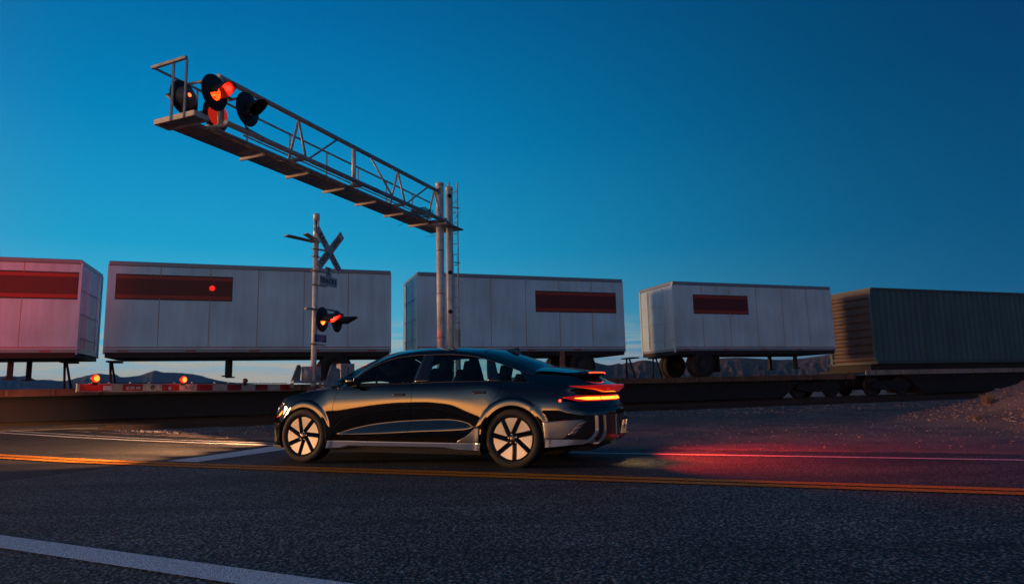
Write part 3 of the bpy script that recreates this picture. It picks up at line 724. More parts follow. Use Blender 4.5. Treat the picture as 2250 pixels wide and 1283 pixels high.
P_ = wrap(S_N, sF, 50, lambda s: (.165, .215), [5], off=.018); G(P_).mirror_y().build('front_splitter', CLAD, car, solid=.0)
P_ = wrap(S_N+.12, float(s_of_x(2.19)), 20, lambda s: (.25, .46), [8], off=.004); G(P_).mirror_y().build('lower_grille', TRIMD, car, solid=.0)
# corner inlet of the bumper
def quad_on_S(cs, nu=8, nv=8, off=.004):
    (a, b, c, d) = [(float(s_of_x(p[0])), p[1]) for p in cs]; P = []
    for i in range(nu+1):
        u = i/nu; row = []
        for j in range(nv+1):
            v = j/nv; s = (1-u)*((1-v)*a[0]+v*d[0])+u*((1-v)*b[0]+v*c[0]); z = (1-u)*((1-v)*a[1]+v*d[1])+u*((1-v)*b[1]+v*c[1])
            p = S(np.array(s), np.array(z)); nx, ny = np.interp(s, _su, _nx), np.interp(s, _su, _ny); row.append(p+np.array([nx*off, ny*off, 0]))
        P.append(row)
    return MB().grid(np.array(P), flip=False)
both(lambda: quad_on_S([(2.20, .24), (2.02, .24), (2.06, .42), (2.19, .42)]), 'air_intake', TRIMD, solid=.003)
both(lambda: quad_on_S([(2.22, .46), (1.94, .46), (1.94, .50), (2.22, .50)]), 'bumper_lamp_slot', GBLK, solid=.003)

HLW = mat('headlamp_lens', (.25, .25, .26), .05, .6, coat=1.0)
AMB = emis('amber_marker_glow', (1, .25, .02), 3.0); REDE = emis('red_marker_glow', (1, .03, .01), 1.0); WHE = emis('daytime_lamp_glow', (1, .72, .45), 3.0)
hl_ = both(lambda: quad_on_S([(2.24, .60), (1.97, .665), (1.82, .79), (2.10, .70)], off=.005), 'headlamp', HLW, solid=.004)
for o, s_ in zip(hl_, (1, -1)):
    def q(cs, nm, m, off):
        mb = quad_on_S(cs, 4, 3, off=off)
        if s_ < 0: mb.v = [(x, -y, z) for x, y, z in mb.v]; mb.f = [f[::-1] for f in mb.f]
        return mb.build(nm, m, o, recalc=False, solid=.003)
    q([(1.96, .595), (1.885, .635), (1.872, .675), (1.945, .625)], 'side_marker', AMB, .009)
    q([(2.02, .578), (1.985, .585), (1.98, .602), (2.02, .592)], 'marker_reflector', REDE, .009)
    q([(2.20, .655), (2.06, .70), (2.055, .712), (2.20, .665)], 'daytime_lamp', WHE, .009)

# upper surfaces -----------------------------------------------------
xk = [1.0, .93, .85, .75, .58, .39, .15, -.15, -.5, -.82, -1.1, -1.37, -1.55, -1.7, -1.85, -2.0, -2.15, -2.30]
kz = [.966, 1.0, 1.045, 1.118, 1.228, 1.325, 1.392, 1.418, 1.416, 1.384, 1.312, 1.212, 1.135, 1.100, 1.088, 1.078, 1.058, 1.0]
ky = [.845, .815, .79, .765, .73, .695, .665, .645, .635, .638, .655, .675, .69, .70, .70, .69, .675, .65]
Kz, Ky = interp(xk, kz), interp(xk, ky)
Zc = interp([1.50, 1.40, 1.22, 1.03, .84, .56, .2, -.1, -.5, -.84, -1.0, -1.23, -1.42, -1.63, -1.79, -1.91, -2.0, -2.15, -2.35, -2.5], [1.0, 1.05, 1.165, 1.275, 1.365, 1.445, 1.482, 1.492, 1.482, 1.455, 1.435, 1.375, 1.312, 1.235, 1.17, 1.13, 1.11, 1.085, 1.012, .985])
def edge(x):
    """outer edge of the top surface at station x: cantrail, or body edge ahead of the pillar"""
    x = np.asarray(x, float); p = Sx(x, ze_f(s_of_x(x))); k = x > .98
    return np.where(k, p[..., 1], Ky(x)), np.where(k, p[..., 2], Kz(x))
def Top(x, w):
    x = np.asarray(x, float); w = np.asarray(w, float); ye, ze = edge(x); zc = Zc(x)
    pw = 2.0+.5*sstep(-.2, .6, -np.abs(x+.3)+.8); zz = ze+(zc-ze)*(1-np.abs(w)**pw)
    return np.stack([x+0*w, ye*w, zz], -1)
xb_ws = lambda w: 1.43-.47*np.abs(w)**2.2          # windshield base
xt_ws = lambda w: .60-.10*np.abs(w)**2             # header
xt_rg = lambda w: -.93-.05*np.abs(w)**2; xb_rg = lambda w: -1.93+.18*np.abs(w)**3
def topgrid(f0, f1, w0, w1, nu, nv, off=0):
    ws = np.linspace(w0, w1, nv+1); P = []
    for u in np.linspace(0, 1, nu+1):
        x = f0(ws)*(1-u)+f1(ws)*u; p = Top(x, ws); p[:, 2] += off; P.append(p)
    return np.array(P)
MB().grid(topgrid(xb_ws, xt_ws, -.91, .91, 24, 30, -.006)).build('windshield', GLASSF, car)
MB().grid(topgrid(xt_ws, xt_rg, -1, 1, 50, 44)).build('roof', PAINT, car, solid=0)
MB().grid(topgrid(lambda w: xt_rg(w)-.02, xb_rg, -.84, .84, 30, 30, .002)).build('rear_window', GLASSD, car)
for sg in (1, -1):
    MB().grid(topgrid(xb_ws, xt_ws, sg*.90, sg*1.0, 24, 4)).build('windshield_pillar', TRIMD, car)
    MB().grid(topgrid(xt_rg, lambda w: -2.30+0*w, sg*.83, sg*1.0, 44, 6)).build('rear_window_surround', PAINT, car)
# hood: from the windshield base to the nose, edges on the fender tops
def lid(back, front, side_fn, n_u, n_w, name, bulge=0.0, m=PAINT):
    """back/front: (n_w+1,3) curves; side_fn(u) -> left edge point; Coons patch"""
    c0, c1 = back, front; us = np.linspace(0, 1, n_u+1); ws = np.linspace(-1, 1, n_w+1); P = []
    for u in us:
        l = side_fn(u); r = l*np.array([1, -1, 1]); row = []
        for j, w in enumerate(ws):
            v = (w+1)/2
            a = c0[j]*(1-u)+c1[j]*u; b = r*(1-v)+l*v
            d = (c0[0]*(1-v)+c0[-1]*v)*(1-u)+(c1[0]*(1-v)+c1[-1]*v)*u
            p = a+b-d; p[2] += bulge*4*u*(1-u)*(1-w*w); row.append(p)
        P.append(row)
    return MB().grid(np.array(P)).build(name, m, car)
nw = 48; ws = np.linspace(-1, 1, nw+1)
ss_side0, ss_side1 = float(s_of_x(1.0)), float(s_of_x(2.08))
zef = lambda s: float(ze_f(s))
back = []
for w in ws:
    # base of the windshield: just ahead of the glass, at cowl height
    x = 1.46-.44*abs(w)**2.2; ye, ze = edge(np.array(1.0)); back.append([x, float(ye)*w, float(ze)+.045*(1-abs(w)**2)])
back = np.array(back); ysd = S(np.array(ss_side0), np.array(zef(ss_side0))); back[0] = ysd*[1, -1, 1]; back[-1] = ysd
front = []
for w in ws:
    s = S_N+(ss_side1-S_N)*abs(w)**1.15; p = S(np.array(s), np.array(zef(s)-.0)); front.append(p*[1, 1 if w > 0 else -1, 1])
front = np.array(front)
def side_h(u):
    s = ss_side0+(ss_side1-ss_side0)*u; return S(np.array(s), np.array(zef(s)))
lid(back, front, side_h, 44, nw, 'hood', bulge=.028)
# cowl strip under the glass
# trunk lid and its rear face
# greenhouse sides
def GS(x, v):
    x = np.asarray(x, float); v = np.asarray(v, float); b = Sx(x, ze_f(s_of_x(x))); y0 = b[..., 1]-.018; z0 = b[..., 2]+.004
    y1, z1 = Ky(x), Kz(x); bul = .018*4*v*(1-v)*np.clip((z1-z0)/.3, 0, 1)
    return np.stack([x+0*v, y0+(y1-y0)*v+bul, z0+(z1-z0)*v], -1)
def gs_panel(xa, xb, v0, v1, nu, nv, off=0.0):
    P = []
    for u in np.linspace(0, 1, nu+1):
        row = []
        for t in np.linspace(0, 1, nv+1):
            v = v0+(v1-v0)*t if not callable(v0) else None
            x = xa(v)*(1-u)+xb(v)*u; p = GS(x, v); p[1] -= off; row.append(p)
        P.append(row)
    return MB().grid(np.array(P), flip=False)
MB().grid(topgrid(lambda w: xb_rg(w)+.015, lambda w: -2.30+0*w, -.84, .84, 16, 30, .0)).build('trunk_lid', PAINT, car)
def sect(x, w):
    a = abs(w); sg = 1 if w >= 0 else -1
    p = Top(np.array(x), np.array(a/.72)) if a <= .72 else GS(np.array(x), np.array(max(0, 1-(a-.72)/.28)))
    return p*[1, sg, 1]
tback = np.array([sect(-2.30, w) for w in ws]); s1t = float(s_of_x(-2.30))
tfr = []
for w in ws:
    s = S_T+(s1t-S_T)*abs(w)**1.0; p = S(np.array(s), np.array(zef(s))); tfr.append(p*[1, 1 if w > 0 else -1, 1])
tfr = np.array(tfr)
lid(tback, tfr, lambda u: tback[-1]*(1-u)+tfr[-1]*u, 12, nw, 'rear_deck', bulge=.0)
P_ = wrap(float(s_of_x(XQ))-.0, S_T, 30, lambda s: (.842, zef(s)), [8]); G(P_).mirror_y().build('trunk_rear_face', PAINT, car, solid=0)

c_ = lambda a, b: (lambda v: a+(b-a)*v)
# ring round the glass: belt moulding, pillar strips and the satin strip along the roof edge
VB, VT = .03, .90
both(lambda: gs_panel(c_(.985, .985), c_(-1.72, -1.72), 0, VB, 80, 1), 'belt_moulding', TRIMD, solid=.004)
def rail_side():
    mb = gs_panel(c_(.96, .96), c_(-2.30, -2.30), VT, 1.0, 100, 3); return mb
both(rail_side, 'roof_edge', PAINT, solid=.006)
def satin():
    P = []
    for x in np.linspace(.74, -1.72, 90):
        a = GS(x, VT-.0); b = GS(x, VT-.035); P.append([a+[0, .005, 0], b+[0, .007, 0]])
    return MB().grid(np.array(P), flip=False)
both(satin, 'window_trim', CHROME, solid=.003)
both(lambda: gs_panel(c_(-.135, -.20), c_(-.365, -.345), VB, VT, 4, 12, -.003), 'centre_pillar', GBLK, solid=.01, label='gloss black pillar between the side windows')
both(lambda: gs_panel(c_(-1.15, -1.05), c_(-1.315, -1.16), VB, VT, 4, 12, -.003), 'rear_door_frame', GBLK, solid=.01)
both(lambda: gs_panel(c_(-1.66, -1.48), c_(-2.30, -2.30), VB*0, VT, 26, 12), 'rear_pillar', PAINT, solid=.01)
both(lambda: gs_panel(c_(.985, .985), c_(.80, .88), 0, VT, 4, 12), 'mirror_sail', GBLK, solid=.01)
both(lambda: gs_panel(c_(.82, .90), c_(-.13, -.19), VB, VT, 30, 10, .006), 'front_side_window', GLASSW, solid=0)
both(lambda: gs_panel(c_(-.36, -.34), c_(-1.155, -1.055), VB, VT, 24, 10, .006), 'rear_side_window', GLASSW, solid=0)
both(lambda: gs_panel(c_(-1.31, -1.155), c_(-1.67, -1.49), VB, VT, 16, 8, .006), 'quarter_window', GLASSW, solid=0)

# spoiler under the rear window
def wing():
    mb = MB(); nW = 30; P = []
    for w in np.linspace(-1, 1, nW+1):
        a = abs(w); y = .66*w; xl = -1.70+.02*a; xt = -2.335+.20*a**2.4; zt0 = 1.205-.075*a**2; zte = 1.118-.018*a**2
        prof = []
        for u in np.linspace(0, 1, 9):
            x = xl+(xt-xl)*u; z = zt0*(1-u)+zte*u+.012*math.sin(math.pi*u)*(1-u); prof.append((x, y, z))
        prof.append((xt-.004, y, zte-.012)); prof.append((xt+.012, y*.995, zte-.042-.012*(1-a)))
        for u in np.linspace(.12, 1, 7):
            x = xt+.012+(xl-xt)*u; z = (zte-.05)+(zt0-.06-zte+.02)*u-.02*math.sin(math.pi*u); prof.append((x, y*.97, z))
        P.append(prof)
    mb.grid(np.array(P)); return mb
sp = wing().build('spoiler', PAINT, car)
RLAMP = emis('tail_lamp_hot', (1, .16, .012), 6.0); RLENS = None
def lens_mat():
    m = bpy.data.materials.new('tail_lens_red'); m.use_nodes = True; b = m.node_tree.nodes['Principled BSDF']
    b.inputs['Base Color'].default_value = (.35, .008, .006, 1); b.inputs['Roughness'].default_value = .08; b.inputs['Coat Weight'].default_value = 1
    b.inputs['Emission Color'].default_value = (1, .012, .006, 1); b.inputs['Emission Strength'].default_value = .30; return m
RLENS = lens_mat(); BRK = emis('brake_strip_glow', (1, .045, .012), 5.0)
def bstrip():
    P = []
    for w in np.linspace(-.62, .62, 25):
        a = abs(w); y = .66*w; xt = -2.335+.20*a**2.4; zte = 1.118-.018*a**2; P.append([(xt-.007, y, zte-.001), (xt-.009, y, zte-.013)])
    return MB().grid(np.array(P))
bstrip().build('brake_lamp', BRK, sp, solid=.002)
# ducktail lens and the lamp bar below it
def duck():
    P = []
    for s in np.linspace(float(s_of_x(-2.16)), S_T, 34):
        k = (s-float(s_of_x(-2.16)))/(S_T-float(s_of_x(-2.16))); k = min(1, k*1.5); e = .001+.066*k; h = .004+.046*k
        nx, ny = np.interp(s, _su, _nx), np.interp(s, _su, _ny); n = np.array([nx, ny, 0]); zt = zef(s)
        b = S(np.array(s), np.array(zt)); l = S(np.array(s), np.array(zt-.008-(zt-.873)*min(1, k*1.15)))
        P.append([b+[0, 0, .004]-n*.01, b+n*e+[0, 0, .006], b+n*e+[0, 0, -h*.55], l+n*e*.55+[0, 0, .01], l-n*.01+[0, 0, 0]])
    return MB().grid(np.array(P), smooth=True, flip=False).mirror_y()
duck().build('ducktail_lens', RLENS, car)
def lampbar(z0, z1, xs0, m, name, off=.006, segs=((0, 1),), parent=None):
    outs = []
    for sg in (1, -1):
        for (a, b) in segs:
            sa = float(s_of_x(xs0)); ss = np.linspace(sa+(S_T-sa)*a, sa+(S_T-sa)*b, max(4, int(30*(b-a)))); P = []
            for i, s in enumerate(ss):
                nx, ny = np.interp(s, _su, _nx), np.interp(s, _su, _ny); n = np.array([nx, ny, 0])
                t = min(1, (s-sa)/.20+.02); zz0 = z0+(z1-z0)*.62*(1-t); zt1 = z1-(z1-z0)*.30*(1-t)
                P.append([S(np.array(s), np.array(z))+n*off for z in np.linspace(zz0, zt1, 4)])
            mb = MB().grid(np.array(P), flip=False)
            if sg < 0: mb.v = [(x, -y, z) for x, y, z in mb.v]; mb.f = [f[::-1] for f in mb.f]
            outs.append(mb.build(name, m, parent or car, recalc=False, solid=.003))
    return outs
lampbar(.772, .842, -2.08, RLENS, 'tail_lamp', .004)
lampbar(.788, .822, -2.20, RLAMP, 'light_bar', .009, segs=((.02, .47), (.49, .98)), parent=None)
for sg in (1, -1):
    p = S(s_of_x(-2.05), np.array(.783)); n = np.array([np.interp(s_of_x(-2.05), _su, _nx), np.interp(s_of_x(-2.05), _su, _ny)*1.0, 0]); 
    c = p+n*.006; c[1] *= sg; n2 = n*[1, sg, 1]
    MB().lathe([(0.0, .008), (.012, .006), (.017, .0)], c, n2, n=16).build('rear_side_marker', emis('marker_red_hot', (1, .05, .03), 4.0) if sg > 0 else MATS['marker_red_hot'], car)
# rear bumper
sR0 = float(s_of_x(-1.845))
zc2 = interp([sR0, s_of_x(-2.04), s_of_x(-2.2), s_of_x(-2.36), S_T], [.722, .775, .772, .77, .77])
zlow = interp([sR0, s_of_x(-2.1), s_of_x(-2.35), s_of_x(-2.5), S_T], [.235, .25, .272, .30, .31])
def rbump():
    P = wrap(sR0, S_T, 60, lambda s: (float(zlow(s)), .36, .62, float(zc2(s))), [5, 10, 8]); mb = G(P)
    cx, cz, r = AR_R    # web between the arch and the first column
    th = np.linspace(math.acos((-1.70-cx)/r), math.pi*1.09, 26); rows = []
    for t in th:
        x, z = cx+r*math.cos(t), cz+r*math.sin(t); v = (t-th[0])/(th[-1]-th[0]); zt = .722+(.235-.722)*v
        row = []
        for u in np.linspace(0, 1, 7): row.append(Sx(np.array(x+(-1.845-x)*u), np.array(max(.22, z+(zt-z)*u))))
        rows.append(row)
    # triangle between arch end, cut line and first column
    mb.grid(np.array(rows), flip=True)
    tri = []
    for u in np.linspace(0, 1, 6):
        x = -1.70+(-1.845+1.70)*u; row = [Sx(np.array(x), np.array(z)) for z in np.linspace(float(cz+r*math.sin(th[0]))+(.722-float(cz+r*math.sin(th[0])))*u, float(zcut(x)), 3)]; tri.append(row)
    mb.grid(np.array(tri), flip=False)
    return mb.mirror_y()
rb = rbump().build('rear_bumper', PAINT, car, recalc=True)
# grey corner cladding of the rear bumper (upper face and chamfer)
def clad_rear():
    mb = quad_on_S([(-1.868, .355), (-2.085, .355), (-2.295, .570), (-1.85, .545)], 10, 10, .006)
    return mb
both(clad_rear, 'bumper_cladding', CLAD, solid=.008)
def clad_ch():
    P = []
    for u in np.linspace(0, 1, 14):
        x = -1.872+(-2.40+1.872)*u; s = s_of_x(x); n = np.array([np.interp(s, _su, _nx), np.interp(s, _su, _ny), 0]); zt = .353-.012*u; zb = .262+.045*u
        a = S(s, np.array(zt))+n*.008; b = S(s, np.array(zb)); b = b+n*(.045-.012*u); P.append([a, b, b-[0, 0, .008]-n*.03])
    return MB().grid(np.array(P), smooth=False, flip=True)
both(clad_ch, 'bumper_chamfer', CLAD, solid=.004)
def lowdark():
    P = wrap(float(s_of_x(-2.10)), S_T, 40, lambda s: (.30, .43, .605), [6, 8], off=.003); return G(P).mirror_y()
# dark lower fascia starts on a slant
def fascia():
    P = []
    for u in np.linspace(0, 1, 46):
        s = float(s_of_x(-2.10))+(S_T-float(s_of_x(-2.10)))*u; n = np.array([np.interp(s, _su, _nx), np.interp(s, _su, _ny), 0])
        x = float(np.interp(s, _su, _px)); top = float(np.interp(x, [-2.33, -2.10], [.615, .40])); bot = float(np.interp(x, [-2.2, -2.10], [.33, .385]))
        P.append([S(np.array(s), np.array(z))+n*.004 for z in np.linspace(bot, top, 12)])
    return MB().grid(np.array(P), flip=False).mirror_y()
MAROON = mat('lower_fascia_black', (.02, .013, .013), .22, coat=.6)
fa = fascia().build('lower_fascia', MAROON, car, solid=0)
def fin(s_top, s_bot, w, out):
    """vertical fin with a foot that sweeps forward"""
    mb = MB(); P = []
    for t in np.linspace(0, 1, 18):
        z = .612-.325*t; k = max(0, (t-.45)/.55)**2.2; s = s_top+(s_bot-s_top)*k; n = np.array([np.interp(s, _su, _nx), np.interp(s, _su, _ny), 0]); tg = np.array([np.interp(s, _su, _tx), np.interp(s, _su, _ty), 0])
        b = S(np.array(s), np.array(z)); ww = w*(1+1.6*k); o = out*(1+.3*k)
        P.append([b-tg*ww-n*.004, b+n*o-tg*.004, b+n*o+tg*.006, b+tg*.010-n*.004])
    mb.grid(np.array(P), smooth=False, flip=False); return mb
for k, (xt_, ds, w) in enumerate(((-2.415, -.20, .030), (-2.475, -.10, .016), (None, 0, .012))):
    st = float(s_of_x(xt_)) if xt_ is not None else S_T-.27
    both(lambda: fin(st, st+ds, w, .034 if k < 2 else .015), 'bumper_fin', CLAD, solid=0)
# slatted reflector triangle beside the fascia
RFL = mat('reflector_slat', (.45, .38, .34), .25, .6)
for a, b in ((.02, .30), (.34, .60), (.64, .92)):
    pa = lambda t: (-2.125-.150*t, .395+.165*t)
    x0, z0 = pa(a); x1, z1 = pa(b); wd = .10-.02*a
    both(lambda: quad_on_S([(x0, z0), (x0-wd*(.75), z0+.006), (x1-wd*.75, z1+.006), (x1, z1)], 3, 3, .010), 'bumper_slat', RFL, solid=.004)
# number plate in a lit recess
REC = mat('plate_recess', (.35, .31, .24), .5)
rec = MB(); 
rec.box((-2.577, 0, .475), (.012, .50, .20)); rec.build('plate_recess', MAROON, car)
PLATE = mat('number_plate', (.75, .70, .58), .45, noise=.12, nscale=30)
pl = MB().box((-2.595, 0, .455), (.006, .305, .155), bev=.002, ax=(math.cos(.18), 0, math.sin(.18)), az=(-math.sin(.18), 0, math.cos(.18))).build('number_plate', PLATE, car)
MB().box((-2.602, .112, .505), (.003, .035, .028)).build('plate_sticker', mat('sticker_blue', (.05, .25, .6), .5), pl)
mk = MB()
for k in range(7): mk.box((-2.5995-.002, .105-.035*k, .452), (.002, .017, .062))
mk.build('plate_characters', mat('plate_ink', (.06, .07, .12), .6), pl)
MB().box((-2.60, 0, .372), (.03, .34, .014)).build('plate_holder', TRIMD, car)
for y in (-.1, .1): light('plate_lamp', 'SPOT', (-2.64, y, .60), car, 8, (1, .60, .20), aim=(-.42, 0, -1), size=.01, spot=math.radians(95), blend=.5)
MB().box((-2.548, .0, .71), (.012, .32, .028), bev=.004).build('trunk_badge', TRIMD, car)

# sills, liners, floor
def sill():
    P = []
    for x in np.linspace(1.085, -1.075, 60):
        s = s_of_x(x); b = S(s, np.array(.300)); y = b[1]
        zb = float(np.interp(x, [-1.08, -.80, -.60, .75, .90, 1.09], [.212, .222, .248, .244, .212, .205]))
        P.append([(x, y+.002, .296), (x, y+.004, .284), (x, y+.033, zb), (x, y-.02, zb-.018), (x, y-.10, zb-.03)])
    return MB().grid(np.array(P), smooth=False, flip=True)
both(sill, 'sill_cladding', CLAD, solid=.004)
def sill_rear():
    P = []
    for u in np.linspace(0, 1, 12):
        row = []
        for v in np.linspace(0, 1, 9):
            zb = .298; z = zb+(.475-zb)*v; xl_ = float(Lr(z))-GAP; xr_ = -1.063-.0*v; x = xl_+(xr_-xl_)*u if xl_ > xr_ else xr_
            p = Sx(np.array(x), np.array(z)); p[1] += .013; row.append(p)
        P.append(row)
    return MB().grid(np.array(P), flip=False)
both(sill_rear, 'rear_door_cladding', CLAD, solid=.004)
UB = mat('underbody', (.008, .008, .009), .8)
ub = MB()
ub.span((-1.05, -.86, .155), (1.05, .86, .25)); ub.span((-2.30, -.55, .20), (-1.05, .55, .30)); ub.span((1.0, -.55, .17), (2.15, .55, .30))
ub.span((-.9, -.80, .25), (1.0, .80, .60)); ub.build('underbody', UB, car)
def shell():
    mb = MB()
    P = []
    for x in np.r_[np.linspace(1.09, -1.07, 40)]:
        P.append([Sx(np.array(x), np.array(z))-[0, .022, 0] for z in np.linspace(.25, float(ze_f(s_of_x(x)))-.005, 12)])
    mb.grid(np.array(P)); return mb.mirror_y()
shell().build('inner_shell', UB, car)
for cx, cz, r in (AR_F, AR_R):
    for sg in (1, -1):
        mb = MB(); th = np.linspace(-.42, math.pi+.42, 30); P = []
        for t in th:
            x, z = cx+(r+.012)*math.cos(t), cz+(r+.012)*math.sin(t); P.append([(x, sg*.915, z), (x, sg*.50, z)])
        mb.grid(np.array(P)); mb.add([(cx+(r+.012)*math.cos(t), sg*.50, cz+(r+.012)*math.sin(t)) for t in th], [tuple(range(30))]); mb.build('wheel_well', LINER, car)
for (cx, cz, r), (t0, t1) in ((AR_F, (-.3, math.pi+.4)), (AR_R, (-.40, math.pi+.30))):
    for sg in (1, -1):
        P = []
        for t in np.linspace(t0, t1, 50):
            x, z = cx+r*math.cos(t), cz+r*math.sin(t); z = max(z, .19); p = Sx(np.array(x), np.array(z)); q = Sx(np.array(cx+(r-.008)*math.cos(t)), np.array(max(.19, cz+(r-.008)*math.sin(t))))
            P.append([(p+[0, .001, 0])*[1, sg, 1], (q+[0, -.004, 0])*[1, sg, 1], (q-[0, .05, 0])*[1, sg, 1]])
        MB().grid(np.array(P)).build('wheel_arch_lip', TRIMD, car)

# cabin
cab = MB(); cab.box((.85, 0, .93), (.55, 1.35, .10), bev=.04).build('dashboard', INTR, car)
def seat(x, y, back_h=.62, rear=False):
    mb = MB(); mb.box((x, y, .62), (.50, .50, .14), bev=.05)
    tl = .30; mb.box((x-.34, y, .90-(.05 if rear else 0)), (.13, .48, .62-(.06 if rear else 0)), ax=(math.cos(tl), 0, math.sin(tl)), az=(-math.sin(tl), 0, math.cos(tl)), bev=.055)
    h = mb.build('seat', INTR, car); dz = -.10 if rear else 0
    bm = MB(); bm.box((x-.47, y, 1.235+dz), (.10, .27, .17), ax=(math.cos(.2), 0, math.sin(.2)), az=(-math.sin(.2), 0, math.cos(.2)), bev=.045); bm.tube((x-.44, y-.06, 1.08), (x-.46, y-.06, 1.18), .007); bm.tube((x-.44, y+.06, 1.08), (x-.46, y+.06, 1.18), .007)
    bm.build('headrest', INTR, h)
seat(.12, .37); seat(.12, -.37)
for y in (.42, -.42): seat(-.74, y, rear=True)
sw = MB(); c0 = np.array([.58, .37, .97]); axw = np.array([-.93, 0, .36]); axw /= np.linalg.norm(axw)
u_ = np.cross(axw, [0, 1, 0]); u_ /= np.linalg.norm(u_); ring = [c0+.18*(np.array([0, 1., 0])*math.cos(t)+u_*math.sin(t)) for t in np.linspace(0, 2*math.pi, 33)]
sw.path(ring, .014, n=8); sw.tube(c0, c0-axw*.25, .03); sw.bar(ring[0], ring[16], .05, .02, upv=axw); sw.build('steering_wheel', BLACKM, car)
mr = MB(); mr.box((.66, 0, 1.29), (.03, .24, .065), bev=.012); mr.tube((.66, 0, 1.32), (.70, 0, 1.40), .01); mr.build('inside_mirror', BLACKM, car)
for sg in (1, -1):
    m_ = MB(); m_.box((.665, sg*1.00, 1.045), (.13, .20, .115), bev=.04); mo = m_.build('side_mirror', PAINT, car)
    for p in mo.data.polygons: p.use_smooth = True
    MB().bar((.70, sg*.86, .985), (.68, sg*.95, 1.01), .07, .035).build('mirror_arm', GBLK, mo)
    MB().box((.598, sg*1.00, 1.045), (.006, .16, .085), bev=.002).build('mirror_glass', mat('mirror_glass', (.6, .6, .6), .02, 1.0), mo)
for dl, x0, zz in ((fd, .045, .872), (rdr, -1.045, .890)):
    for o, sg in zip(dl, (1, -1)):
        P = []
        for x in np.linspace(x0+.075, x0-.105, 9): P.append([Sx(np.array(x), np.array(z))*[1, sg, 1]+[0, sg*.004, 0] for z in (zz-.017, zz+.013)])
        MB().grid(np.array(P), flip=sg < 0).build('door_handle', TRIMD if dl is fd else PAINT, o, recalc=False, solid=.006)
sf = MB(); sf.add([(-1.05, .028, 1.432), (-1.05, -.028, 1.432), (-1.25, .03, 1.37), (-1.25, -.03, 1.37), (-1.235, 0, 1.460), (-1.06, 0, 1.436), (-1.20, .008, 1.459), (-1.20, -.008, 1.459)], [(0, 2, 4, 6, 5), (1, 5, 7, 4, 3), (2, 3, 4), (0, 5, 1), (0, 1, 3, 2)]); sf.build('shark_fin_antenna', GBLK, car)

